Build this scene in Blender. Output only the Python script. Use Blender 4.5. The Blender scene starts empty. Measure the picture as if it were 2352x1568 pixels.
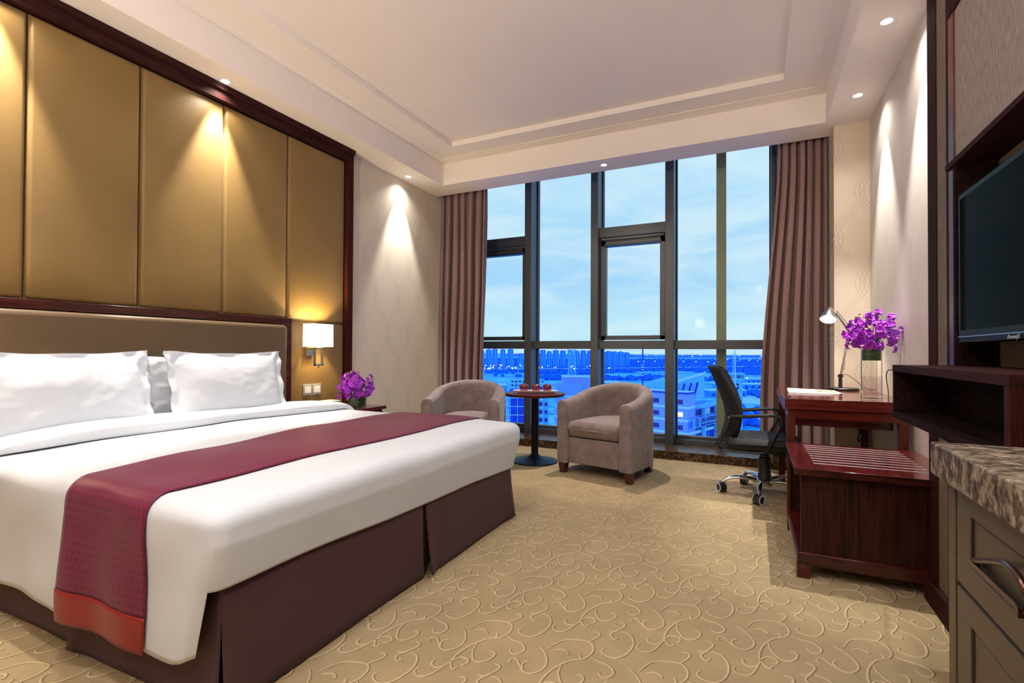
import bpy, math, random
from math import sin, cos, pi, radians, sqrt, atan2, floor
from mathutils import Vector, Matrix, noise
random.seed(7)
S = bpy.context.scene
COL = S.collection

# ------------------------------------------------------------------ materials
def new_mat(name):
    m = bpy.data.materials.new(name); m.use_nodes = True
    nt = m.node_tree; nt.nodes.clear()
    out = nt.nodes.new('ShaderNodeOutputMaterial')
    return m, nt, out
def N(nt, t, **kw):
    n = nt.nodes.new(t)
    for k, v in kw.items():
        if k.startswith('i_'): n.inputs[k[2:].replace('_', ' ')].default_value = v
        elif k[0] == 'n' and k[1:].isdigit(): n.inputs[int(k[1:])].default_value = v
        else: setattr(n, k, v)
    return n
def L(nt, a, b): nt.links.new(a, b)
def math_node(nt, op, a, b=None, c=None):
    n = nt.nodes.new('ShaderNodeMath'); n.operation = op
    for i, v in enumerate((a, b, c)):
        if v is None: continue
        if isinstance(v, (int, float)): n.inputs[i].default_value = v
        else: nt.links.new(v, n.inputs[i])
    return n.outputs[0]
def principled(nt, out, col, rough=.5, metal=0, spec=.5, coat=0, coat_rough=.1, sheen=0):
    p = nt.nodes.new('ShaderNodeBsdfPrincipled')
    if isinstance(col, tuple): p.inputs['Base Color'].default_value = (*col, 1)
    else: nt.links.new(col, p.inputs['Base Color'])
    p.inputs['Roughness'].default_value = rough; p.inputs['Metallic'].default_value = metal
    p.inputs['Specular IOR Level'].default_value = spec
    p.inputs['Coat Weight'].default_value = coat; p.inputs['Coat Roughness'].default_value = coat_rough
    p.inputs['Sheen Weight'].default_value = sheen
    nt.links.new(p.outputs[0], out.inputs[0])
    return p
def coords(nt, scale=(1, 1, 1), kind='Object', rot=(0, 0, 0)):
    tc = nt.nodes.new('ShaderNodeTexCoord'); mp = nt.nodes.new('ShaderNodeMapping')
    mp.inputs['Scale'].default_value = scale; mp.inputs['Rotation'].default_value = rot
    nt.links.new(tc.outputs[kind], mp.inputs[0]); return mp.outputs[0]
def ramp(nt, fac, stops):
    r = nt.nodes.new('ShaderNodeValToRGB')
    e = r.color_ramp.elements
    while len(e) < len(stops): e.new(.5)
    for i, (p, c) in enumerate(stops):
        e[i].position = p; e[i].color = (*c, 1)
    nt.links.new(fac, r.inputs[0]); return r.outputs[0]
def noise_tex(nt, vec, scale=5, detail=3, rough=.5, dist=0):
    n = nt.nodes.new('ShaderNodeTexNoise')
    n.inputs['Scale'].default_value = scale; n.inputs['Detail'].default_value = detail
    n.inputs['Roughness'].default_value = rough; n.inputs['Distortion'].default_value = dist
    if vec is not None: nt.links.new(vec, n.inputs['Vector'])
    return n.outputs['Fac']
def bump(nt, p, h, strength=.2, dist=.002):
    b = nt.nodes.new('ShaderNodeBump'); b.inputs['Strength'].default_value = strength; b.inputs['Distance'].default_value = dist
    nt.links.new(h, b.inputs['Height']); nt.links.new(b.outputs[0], p.inputs['Normal'])
def plain(name, col, rough=.5, metal=0, spec=.5, coat=0, var=.06, scale=30, bmp=0, sheen=0, nscale=(1, 1, 1)):
    m, nt, out = new_mat(name)
    v = coords(nt, nscale); f = noise_tex(nt, v, scale, 4)
    lo = tuple(max(0, c * (1 - var)) for c in col); hi = tuple(min(1, c * (1 + var)) for c in col)
    p = principled(nt, out, ramp(nt, f, [(.3, lo), (.7, hi)]), rough, metal, spec, coat, sheen=sheen)
    if bmp: bump(nt, p, f, bmp, .001)
    return m
def emit(name, col, strength):
    m, nt, out = new_mat(name)
    e = N(nt, 'ShaderNodeEmission'); e.inputs[0].default_value = (*col, 1); e.inputs[1].default_value = strength
    L(nt, e.outputs[0], out.inputs[0]); return m
def wood(name, dark, light, axis='z', rough=.25, coat=.12, freq=1.0, spec=.3):
    m, nt, out = new_mat(name)
    sc = {'x': (1.2, 22, 22), 'y': (22, 1.2, 22), 'z': (22, 22, 1.2)}[axis]
    v = coords(nt, tuple(s * freq for s in sc))
    f1 = noise_tex(nt, v, 3, 6, .6, .8); f2 = noise_tex(nt, v, 14, 3, .5)
    f = math_node(nt, 'ADD', math_node(nt, 'MULTIPLY', f1, .7), math_node(nt, 'MULTIPLY', f2, .3))
    p = principled(nt, out, ramp(nt, f, [(.36, dark), (.5, tuple((a + b) / 2 for a, b in zip(dark, light))), (.64, light)]), rough, spec=spec, coat=coat, coat_rough=.12)
    bump(nt, p, f, .02, .0004)
    return m
M = {}
M['ceiling'] = plain('ceiling_paint', (.82, .75, .70), .85, var=.015, scale=4)
M['wood_x'] = wood('rosewood_along_x', (.012, .0035, .003), (.075, .014, .009), 'x')
M['wood_y'] = wood('rosewood_along_y', (.012, .0035, .003), (.075, .014, .009), 'y')
M['wood_z'] = wood('rosewood_along_z', (.012, .0035, .003), (.075, .014, .009), 'z', .6, 0, spec=.08)
M['desk_wood'] = wood('desk_red_wood', (.06, .008, .006), (.15, .022, .014), 'x', .15, .4)
M['desk_wood_y'] = wood('desk_red_wood_y', (.05, .008, .006), (.12, .02, .012), 'y', .2, .3)
M['desk_wood_z'] = wood('desk_red_wood_z', (.05, .008, .006), (.13, .022, .012), 'z', .3, .1)
M['bench_wood'] = wood('bench_red_wood', (.025, .003, .004), (.14, .013, .014), 'y', .16, .5)
M['bench_side'] = wood('bench_side_wood', (.007, .003, .002), (.048, .012, .007), 'z', .45, 0, spec=.15)
M['dark_wood'] = wood('dark_shelf_wood', (.006, .003, .003), (.03, .012, .011), 'y', .75, 0, spec=.04)
M['trim_dark'] = wood('dark_trim_wood', (.014, .005, .005), (.05, .014, .012), 'y', .65, .0, spec=.06)
M['white_cotton'] = plain('white_cotton', (.62, .65, .69), .9, var=.012, scale=600, bmp=.05, sheen=.0)
M['pillow_cotton'] = plain('pillow_cotton', (.58, .61, .66), .9, var=.012, scale=500, bmp=.04, sheen=.0)
M['skirt'] = plain('brown_skirt_cloth', (.058, .019, .025), .7, var=.1, scale=350, bmp=.05, sheen=.05)
M['satin'] = plain('red_satin', (.23, .004, .005), .4, var=.12, scale=12, sheen=.05)
M['headboard'] = plain('headboard_leatherette', (.115, .072, .035), .42, var=.05, scale=260, bmp=.1)
M['chair_velvet'] = plain('mauve_velvet', (.205, .155, .142), .85, var=.2, scale=14, sheen=.25, bmp=.05)
M['leg_wood'] = wood('chair_leg_wood', (.03, .005, .005), (.10, .012, .010), 'z', .25, .6)
M['black_gloss'] = plain('black_gloss', (.006, .006, .007), .45, var=.02, spec=.2)
M['black_plastic'] = plain('black_plastic', (.012, .012, .013), .42, var=.05, scale=80)
M['black_mesh'] = plain('black_mesh_fabric', (.010, .010, .011), .7, var=.3, scale=400, bmp=.3)
M['chrome'] = plain('chrome', (.80, .80, .82), .08, metal=1, var=.01)
M['strip_metal'] = plain('bright_metal_strip', (.85, .85, .86), .45, metal=.4, var=.01)
M['steel'] = plain('brushed_steel', (.50, .50, .52), .25, metal=1, var=.03)
M['nickel'] = plain('polished_nickel', (.80, .62, .36), .15, metal=1, var=.02)
M['alu'] = plain('grey_window_aluminium', (.085, .089, .093), .4, metal=.3, var=.05, scale=60)
M['alu_dark'] = plain('dark_window_gasket', (.018, .019, .021), .45, var=.05)
M['porcelain'] = plain('white_porcelain', (.82, .80, .80), .15, var=.01, coat=.5)
M['white_plastic'] = plain('white_plastic', (.75, .75, .76), .3, var=.02)
M['grey_plastic'] = plain('silver_grey_plastic', (.42, .41, .41), .35, var=.02, metal=.2)
M['white_ring'] = plain('white_wheel_ring', (.68, .68, .82), .4, var=.02)
M['paper'] = plain('paper', (.85, .84, .86), .8, var=.01)
M['cabinet'] = plain('bronze_cabinet_lacquer', (.062, .043, .025), .38, var=.05, scale=90)
M['cabinet_dark'] = plain('dark_groove_lacquer', (.008, .006, .004), .4)
M['bronze'] = plain('aged_bronze', (.12, .06, .045), .25, metal=.9, var=.2, scale=20)
M['side_top'] = wood('table_top_wood', (.045, .008, .008), (.11, .02, .018), 'x', .4, .0, spec=.15)
M['cream_paint'] = plain('cream_paint', (.60, .54, .45), .7, var=.02)
M['petal'] = plain('orchid_petal', (.40, .004, .62), .5, var=.3, scale=20, sheen=.4)
M['petal_pale'] = plain('orchid_petal_pale', (.62, .06, .78), .5, var=.25, scale=20)
M['bud'] = plain('orchid_bud', (.45, .28, .20), .5, var=.3, scale=40)
M['stem'] = plain('green_stem', (.05, .09, .02), .5, var=.2)
M['olive_col'] = plain('olive_column_paint', (.36, .38, .22), .6, var=.04, scale=5)
M['screen'] = plain('tv_screen_glass', (.003, .0035, .0035), .10, var=.0, spec=.002)
_p = [n for n in M['screen'].node_tree.nodes if n.type == 'BSDF_PRINCIPLED'][0]; _p.inputs['IOR'].default_value = 1.035; _p.inputs['Specular IOR Level'].default_value = .5; _p.inputs['Roughness'].default_value = .04
M['tv_bezel'] = plain('tv_bezel', (.004, .005, .006), .3, var=.02, spec=.06)
M['logo_grey'] = plain('logo_grey', (.4, .45, .5), .4)
M['print_green'] = plain('print_green', (.16, .45, .08), .7, var=.4, scale=60)
M['print_brown'] = plain('print_brown', (.22, .15, .12), .7, var=.3, scale=60)
M['print_grey'] = plain('print_grey', (.5, .48, .52), .8)

def m_gold():
    m, nt, out = new_mat('gold_upholstery')
    v = coords(nt); f = noise_tex(nt, v, 420, 2); g = noise_tex(nt, v, 3, 3)
    c = ramp(nt, g, [(.3, (.192, .114, .028)), (.7, (.216, .130, .034))])
    p = principled(nt, out, c, .46, spec=.45, sheen=.1); bump(nt, p, f, .12, .0006); return m
M['gold'] = m_gold()

def m_leaf():
    m, nt, out = new_mat('leaf_wrap')
    v = coords(nt, (1, 1, 90)); f = noise_tex(nt, v, 3, 2)
    p = principled(nt, out, ramp(nt, f, [(.35, (.004, .016, .002)), (.55, (.02, .07, .008)), (.72, (.07, .18, .02))]), .2, coat=.5); return m
M['leaf'] = m_leaf()

def m_marble(name, cols, sc):
    m, nt, out = new_mat(name)
    v = coords(nt); n1 = noise_tex(nt, v, sc, 8, .65, 1.6)
    vo = N(nt, 'ShaderNodeTexVoronoi', feature='DISTANCE_TO_EDGE'); vo.inputs['Scale'].default_value = sc * 1.3
    d = N(nt, 'ShaderNodeVectorMath', operation='ADD'); L(nt, v, d.inputs[0])
    nn = N(nt, 'ShaderNodeTexNoise'); nn.inputs['Scale'].default_value = sc; L(nt, v, nn.inputs['Vector'])
    s2 = N(nt, 'ShaderNodeVectorMath', operation='SCALE'); s2.inputs['Scale'].default_value = .12; L(nt, nn.outputs['Color'], s2.inputs[0]); L(nt, s2.outputs[0], d.inputs[1])
    L(nt, d.outputs[0], vo.inputs['Vector'])
    vein = ramp(nt, vo.outputs['Distance'], [(0, (1, 1, 1)), (.05, (0, 0, 0))])
    base = ramp(nt, n1, cols[:3])
    mx = N(nt, 'ShaderNodeMix', data_type='RGBA'); L(nt, math_node(nt, 'MULTIPLY', vein, .65), mx.inputs[0]); L(nt, base, mx.inputs[6]); mx.inputs[7].default_value = (*cols[3], 1)
    principled(nt, out, mx.outputs[2], .3, spec=.3); return m
M['marble'] = m_marble('dark_emperador_marble', [(.35, (.008, .004, .003)), (.52, (.035, .016, .008)), (.7, (.12, .06, .025)), (.38, .24, .11)], 14)
def m_granite():
    m, nt, out = new_mat('brown_counter_granite')
    v = coords(nt, (1, 1, .8)); a = noise_tex(nt, v, 42, 6, .62, .25); b = noise_tex(nt, v, 120, 4, .6)
    f = math_node(nt, 'ADD', math_node(nt, 'MULTIPLY', a, .72), math_node(nt, 'MULTIPLY', b, .28))
    c = ramp(nt, f, [(.38, (.02, .016, .012)), (.47, (.09, .065, .042)), (.54, (.20, .155, .105)), (.64, (.36, .29, .21))])
    principled(nt, out, c, .5, spec=.15); return m
M['granite'] = m_granite()

def m_wallpaper(name, axis, base, line, grad):
    """beige paper woven fine vertical grain, printed with interlaced triple wave lines"""
    m, nt, out = new_mat(name)
    tc = nt.nodes.new('ShaderNodeTexCoord'); sx = nt.nodes.new('ShaderNodeSeparateXYZ'); L(nt, tc.outputs['Object'], sx.inputs[0])
    u = sx.outputs[axis]; z = sx.outputs[2]
    P = .34; K = 2 * pi / .71
    sn = math_node(nt, 'SINE', math_node(nt, 'MULTIPLY', z, K))
    acc = None
    for sgn in (1, -1):
        for off, A in ((-.027, .105), (0, .105), (.027, .105)):
            w = math_node(nt, 'ADD', math_node(nt, 'MULTIPLY_ADD', sn, sgn * A, u), off * sgn + (0 if sgn == 1 else P / 2))
            fr = math_node(nt, 'FRACT', math_node(nt, 'DIVIDE', w, P))
            d = math_node(nt, 'MULTIPLY', math_node(nt, 'ABSOLUTE', math_node(nt, 'SUBTRACT', fr, .5)), P)
            l = math_node(nt, 'LESS_THAN', d, .0020)
            acc = l if acc is None else math_node(nt, 'MAXIMUM', acc, l)
    v = coords(nt, (240, 240, 3)); g = noise_tex(nt, v, 1.5, 2)
    c = ramp(nt, g, [(.3, tuple(b * .95 for b in base)), (.7, tuple(min(1, b * 1.04) for b in base))])
    mx = N(nt, 'ShaderNodeMix', data_type='RGBA'); L(nt, math_node(nt, 'MULTIPLY', acc, .55), mx.inputs[0]); L(nt, c, mx.inputs[6]); mx.inputs[7].default_value = (*line, 1)
    p = principled(nt, out, mx.outputs[2], .55, spec=.3)
    bump(nt, p, acc, .12, .0008); return m
M['paper_left'] = m_wallpaper('beige_wave_wallpaper', 1, (.64, .56, .45), (.36, .31, .26), 0)
M['paper_right'] = m_wallpaper('beige_wave_wallpaper_right', 1, (.60, .53, .47), (.74, .68, .62), 0)
M['paper_back'] = m_wallpaper('beige_wave_wallpaper_back', 0, (.66, .56, .44), (.34, .29, .24), 0)

def m_fabricwall(name, lo, hi):
    m, nt, out = new_mat(name)
    v = coords(nt, (150, 150, 9)); f = noise_tex(nt, v, 2.2, 4, .6)
    p = principled(nt, out, ramp(nt, f, [(.32, lo), (.68, hi)]), .6, spec=.3); bump(nt, p, f, .15, .001); return m
M['fabric_grey'] = m_fabricwall('taupe_woven_wallcover', (.15, .12, .10), (.44, .37, .33))
M['fabric_strip'] = m_fabricwall('brown_woven_wallcover', (.10, .07, .045), (.26, .19, .13))

def m_carpet(name, base, var):
    m, nt, out = new_mat(name)
    v = coords(nt); f = noise_tex(nt, v, 420, 3, .7); g = noise_tex(nt, v, 5, 4, .55); h = noise_tex(nt, v, 130, 2)
    s = math_node(nt, 'ADD', math_node(nt, 'ADD', math_node(nt, 'MULTIPLY', f, .4), math_node(nt, 'MULTIPLY', g, .4)), math_node(nt, 'MULTIPLY', h, .2))
    c = ramp(nt, s, [(.36, tuple(b * (1 - var) for b in base)), (.64, tuple(min(1, b * (1 + var)) for b in base))])
    p = principled(nt, out, c, .95, spec=.1, sheen=.05); bump(nt, p, f, .7, .003); return m
M['carpet'] = m_carpet('tan_carpet', (.375, .283, .155), .16)
M['carpet_line'] = m_carpet('pale_carpet_scroll', (.55, .43, .26), .14)
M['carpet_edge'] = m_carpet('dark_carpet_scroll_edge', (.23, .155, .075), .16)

def m_curtain():
    m, nt, out = new_mat('mauve_curtain')
    tc = nt.nodes.new('ShaderNodeTexCoord'); mp = nt.nodes.new('ShaderNodeMapping'); L(nt, tc.outputs['UV'], mp.inputs[0])
    w = N(nt, 'ShaderNodeTexWave', wave_type='BANDS', bands_direction='DIAGONAL'); w.inputs['Scale'].default_value = 60; w.inputs['Distortion'].default_value = 6; w.inputs['Detail Scale'].default_value = .3
    L(nt, mp.outputs[0], w.inputs[0])
    c = ramp(nt, w.outputs['Fac'], [(0, (.255, .150, .138)), (1, (.295, .180, .168))])
    p = principled(nt, out, c, .75, sheen=.15); bump(nt, p, w.outputs['Fac'], .05, .001); return m
M['curtain'] = m_curtain()

def m_runner():
    m, nt, out = new_mat('wine_runner')
    tc = nt.nodes.new('ShaderNodeTexCoord'); sx = nt.nodes.new('ShaderNodeSeparateXYZ'); L(nt, tc.outputs['UV'], sx.inputs[0])
    u, v = sx.outputs[0], sx.outputs[1]      # metres: u across, v along
    iv = math_node(nt, 'FLOOR', math_node(nt, 'DIVIDE', v, .026))
    uu = math_node(nt, 'ADD', u, math_node(nt, 'MULTIPLY', math_node(nt, 'MODULO', math_node(nt, 'ADD', iv, 1000), 2), .0125))
    fu = math_node(nt, 'FRACT', math_node(nt, 'DIVIDE', math_node(nt, 'ADD', uu, 50), .025))
    fv = math_node(nt, 'FRACT', math_node(nt, 'DIVIDE', math_node(nt, 'ADD', v, 50), .026))
    a = math_node(nt, 'LESS_THAN', fu, .30); b = math_node(nt, 'LESS_THAN', fv, .42)
    msk = math_node(nt, 'MULTIPLY', a, b)
    f = noise_tex(nt, coords(nt), 500, 2)
    base = ramp(nt, f, [(.3, (.140, .005, .038)), (.7, (.168, .008, .048))])
    mx = N(nt, 'ShaderNodeMix', data_type='RGBA'); L(nt, math_node(nt, 'MULTIPLY', msk, .8), mx.inputs[0]); L(nt, base, mx.inputs[6]); mx.inputs[7].default_value = (.045, .003, .014, 1)
    p = principled(nt, out, mx.outputs[2], .5, spec=.3, sheen=.08); return m
M['runner'] = m_runner()

def m_glass(name, tint=(1, 1, 1), ior=1.3):
    m, nt, out = new_mat(name)
    t = N(nt, 'ShaderNodeBsdfTransparent'); t.inputs[0].default_value = (*tint, 1)
    g = N(nt, 'ShaderNodeBsdfGlossy'); g.inputs['Roughness'].default_value = .01
    fr = N(nt, 'ShaderNodeFresnel'); fr.inputs[0].default_value = ior
    mx = N(nt, 'ShaderNodeMixShader'); L(nt, fr.outputs[0], mx.inputs[0]); L(nt, t.outputs[0], mx.inputs[1]); L(nt, g.outputs[0], mx.inputs[2])
    L(nt, mx.outputs[0], out.inputs[0]); return m
M['pane'] = m_glass('window_glass', (.97, .99, .98), 1.045)
M['vase_glass'] = m_glass('vase_glass', (.98, .985, .98), 1.05)
M['water'] = m_glass('vase_water', (.90, .86, .87), 1.04)

def m_apple():
    m, nt, out = new_mat('red_apple_skin')
    tc = nt.nodes.new('ShaderNodeTexCoord'); sx = nt.nodes.new('ShaderNodeSeparateXYZ'); L(nt, tc.outputs['Object'], sx.inputs[0])
    f = noise_tex(nt, coords(nt, (30, 30, 6)), 3, 4)
    s = math_node(nt, 'ADD', math_node(nt, 'MULTIPLY', sx.outputs[2], 9), math_node(nt, 'MULTIPLY', f, .35))
    c = ramp(nt, s, [(.25, (.48, .12, .18)), (.48, (.20, .006, .045)), (.8, (.11, .002, .022))])
    principled(nt, out, c, .14, coat=.5); return m
M['apple'] = m_apple()

# lit things
M['lens'] = emit('lit_downlight_lens', (1, .96, .92), 9)
M['lamp_shade_lit'] = None
def m_shade():
    m, nt, out = new_mat('lit_sconce_shade')
    f = noise_tex(nt, coords(nt), 200, 2)
    p = principled(nt, out, ramp(nt, f, [(.3, (.85, .82, .76)), (.7, (.9, .87, .8))]), .8)
    p.inputs['Emission Color'].default_value = (1, .90, .74, 1); p.inputs['Emission Strength'].default_value = 1.6; return m
M['shade_lit'] = m_shade()
M['bulb'] = emit('lit_bulb', (1, .93, .80), 60)

# ------------------------------------------------------------------ mesh helper
class MB:
    def __init__(s): s.v = []; s.f = []; s.mi = []; s.uv = {}; s.cur = 0
    def add(s, vs, fs, uvs=None):
        b = len(s.v); s.v += [tuple(v) for v in vs]
        for k, f in enumerate(fs):
            s.f.append(tuple(i + b for i in f)); s.mi.append(s.cur)
            if uvs is not None: s.uv[len(s.f) - 1] = [uvs[i] for i in f]
        return s
    def box(s, x0, y0, z0, x1, y1, z1):
        x0, x1 = sorted((x0, x1)); y0, y1 = sorted((y0, y1)); z0, z1 = sorted((z0, z1))
        v = [(x0, y0, z0), (x1, y0, z0), (x1, y1, z0), (x0, y1, z0), (x0, y0, z1), (x1, y0, z1), (x1, y1, z1), (x0, y1, z1)]
        return s.add(v, [(0, 3, 2, 1), (4, 5, 6, 7), (0, 1, 5, 4), (1, 2, 6, 5), (2, 3, 7, 6), (3, 0, 4, 7)])
    def hexa(s, b, t):
        """tapered block: bottom quad b and top quad t (4 points each, same turn, counter-clockwise from above)"""
        return s.add(list(b) + list(t), [(0, 3, 2, 1), (4, 5, 6, 7), (0, 1, 5, 4), (1, 2, 6, 5), (2, 3, 7, 6), (3, 0, 4, 7)])
    def lathe(s, prof, c=(0, 0, 0), n=32, ax='z'):
        vs = []; fs = []
        for (r, z) in prof:
            for k in range(n):
                a = 2 * pi * k / n; p = (r * cos(a), r * sin(a), z)
                if ax == 'x': p = (p[2], p[0], p[1])
                if ax == 'y': p = (p[1], p[2], p[0])
                vs.append((p[0] + c[0], p[1] + c[1], p[2] + c[2]))
        m = len(prof)
        for i in range(m - 1):
            for k in range(n): fs.append((i * n + k, i * n + (k + 1) % n, (i + 1) * n + (k + 1) % n, (i + 1) * n + k))
        fs.append(tuple(range(n))[::-1]); fs.append(tuple((m - 1) * n + k for k in range(n)))
        return s.add(vs, fs)
    def cyl(s, c, r, z0, z1, n=24, r2=None, ax='z'):
        return s.lathe([(r, z0), (r if r2 is None else r2, z1)], c, n, ax)
    def tube(s, path, r, n=10, flat=None, closed=False):
        """sweep a circle (or an ellipse flat=(a,b)) along path; r may be a list"""
        P = [Vector(p) for p in path]; vs = []; fs = []; m = len(P)
        prev = None
        for i, p in enumerate(P):
            if closed: t = (P[(i + 1) % m] - P[(i - 1) % m]).normalized()
            else: t = (P[min(i + 1, m - 1)] - P[max(i - 1, 0)]).normalized()
            if prev is None:
                up = Vector((0, 0, 1)) if abs(t.z) < .9 else Vector((0, 1, 0))
                a = t.cross(up).normalized()
            else: a = (prev - t * prev.dot(t)).normalized()
            prev = a; b = t.cross(a)
            rr = r[i] if isinstance(r, (list, tuple)) else r
            ra, rb = (rr * flat[0], rr * flat[1]) if flat else (rr, rr)
            for k in range(n):
                an = 2 * pi * k / n
                vs.append(tuple(p + a * cos(an) * ra + b * sin(an) * rb))
        rng = m if closed else m - 1
        for i in range(rng):
            j = (i + 1) % m
            for k in range(n): fs.append((i * n + k, i * n + (k + 1) % n, j * n + (k + 1) % n, j * n + k))
        if not closed:
            fs.append(tuple(range(n))[::-1]); fs.append(tuple((m - 1) * n + k for k in range(n)))
        return s.add(vs, fs)
    def grid(s, fn, nu, nv, uvfn=None):
        vs = [fn(i / nu, j / nv) for j in range(nv + 1) for i in range(nu + 1)]
        fs = [(j * (nu + 1) + i, j * (nu + 1) + i + 1, (j + 1) * (nu + 1) + i + 1, (j + 1) * (nu + 1) + i) for j in range(nv) for i in range(nu)]
        uvs = [uvfn(i / nu, j / nv) for j in range(nv + 1) for i in range(nu + 1)] if uvfn else None
        return s.add(vs, fs, uvs)
    def sphere(s, c, r, n=12, m=8, sc=(1, 1, 1)):
        pr = [(r * sin(pi * i / m) + 1e-5, -r * cos(pi * i / m)) for i in range(m + 1)]
        vs = []; fs = []
        for (q, z) in pr:
            for k in range(n): vs.append((c[0] + q * cos(2 * pi * k / n) * sc[0], c[1] + q * sin(2 * pi * k / n) * sc[1], c[2] + z * sc[2]))
        for i in range(m):
            for k in range(n): fs.append((i * n + k, i * n + (k + 1) % n, (i + 1) * n + (k + 1) % n, (i + 1) * n + k))
        return s.add(vs, fs)
    def build(s, name, mat, parent=None, smooth=False, bevel=0, seg=2, solid=0, merge=False, sub=0, off=None, angle=35):
        me = bpy.data.meshes.new(name)
        vs = s.v if off is None else [(a - off[0], b - off[1], c - off[2]) for a, b, c in s.v]
        me.from_pydata(vs, [], s.f)
        mats = mat if isinstance(mat, list) else [mat]
        for m in mats: me.materials.append(m if not isinstance(m, str) else M[m])
        if len(mats) > 1: me.polygons.foreach_set('material_index', s.mi)
        if s.uv:
            uvl = me.uv_layers.new(name='UVMap')
            for p in me.polygons:
                if p.index in s.uv:
                    for li, uv in zip(p.loop_indices, s.uv[p.index]): uvl.data[li].uv = uv
        if merge:
            import bmesh
            bm = bmesh.new(); bm.from_mesh(me); bmesh.ops.remove_doubles(bm, verts=bm.verts, dist=1e-4); bm.to_mesh(me); bm.free()
        me.update()
        if smooth:
            me.polygons.foreach_set('use_smooth', [True] * len(me.polygons))
            if angle < 180: me.set_sharp_from_angle(angle=radians(angle))
        o = bpy.data.objects.new(name, me); COL.objects.link(o)
        if parent is not None: o.parent = parent
        if solid:
            md = o.modifiers.new('thickness', 'SOLIDIFY'); md.thickness = solid; md.offset = -1
        if bevel:
            md = o.modifiers.new('bevel', 'BEVEL'); md.width = bevel; md.segments = seg; md.limit_method = 'ANGLE'; md.angle_limit = radians(40)
            md.harden_normals = False
            me.polygons.foreach_set('use_smooth', [True] * len(me.polygons)); me.set_sharp_from_angle(angle=radians(angle))
        if sub:
            md = o.modifiers.new('sub', 'SUBSURF'); md.levels = sub; md.render_levels = sub
        return o
def tag(o, label, cat, group=None, kind=None):
    o['label'] = label; o['category'] = cat
    if group: o['group'] = group
    if kind: o['kind'] = kind
    return o
def thing(name, label, cat, loc=(0, 0, 0), rz=0, group=None):
    o = bpy.data.objects.new(name, None); COL.objects.link(o); o.location = loc; o.rotation_euler = (0, 0, rz)
    o.empty_display_size = .05
    return tag(o, label, cat, group)
def struct(o):
    o['kind'] = 'structure'; return o
def wbox(name, mat, a, b, parent=None, org=(0, 0, 0), bevel=0, seg=2):
    """axis-aligned block given in world coordinates, stored relative to org"""
    m = MB().box(a[0] - org[0], a[1] - org[1], a[2] - org[2], b[0] - org[0], b[1] - org[1], b[2] - org[2])
    return m.build(name, mat, parent, bevel=bevel, seg=seg)
def copy_tree(o, parent=None):
    c = o.copy(); COL.objects.link(c)
    if parent is not None: c.parent = parent
    for ch in list(o.children): copy_tree(ch, c)
    return c
def text_mesh(name, s, size, mat, parent=None, loc=(0, 0, 0), rot=(0, 0, 0), depth=.01, bold=0, align='LEFT', mirror=False):
    cu = bpy.data.curves.new(name, 'FONT'); cu.body = s; cu.size = size; cu.extrude = depth; cu.align_x = align; cu.offset = bold; cu.resolution_u = 2
    t = bpy.data.objects.new(name + '_tmp', cu); COL.objects.link(t)
    dg = bpy.context.evaluated_depsgraph_get(); dg.update()
    me = bpy.data.meshes.new_from_object(t.evaluated_get(dg)); bpy.data.objects.remove(t); bpy.data.curves.remove(cu)
    me.materials.clear(); me.materials.append(M[mat] if isinstance(mat, str) else mat)
    if mirror:
        for v in me.vertices: v.co.x = -v.co.x
    o = bpy.data.objects.new(name, me); COL.objects.link(o); o.location = loc; o.rotation_euler = rot
    if parent is not None: o.parent = parent
    return o
def smoothstep(a, b, x):
    t = max(0, min(1, (x - a) / (b - a))); return t * t * (3 - 2 * t)
# ================================================================== ROOM SHELL
XL, XR, H, YG = -3.307, .815, 2.843, 5.65
HT, HC = 3.078, 3.125
YB = -1.9                                   # wall behind the camera
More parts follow.
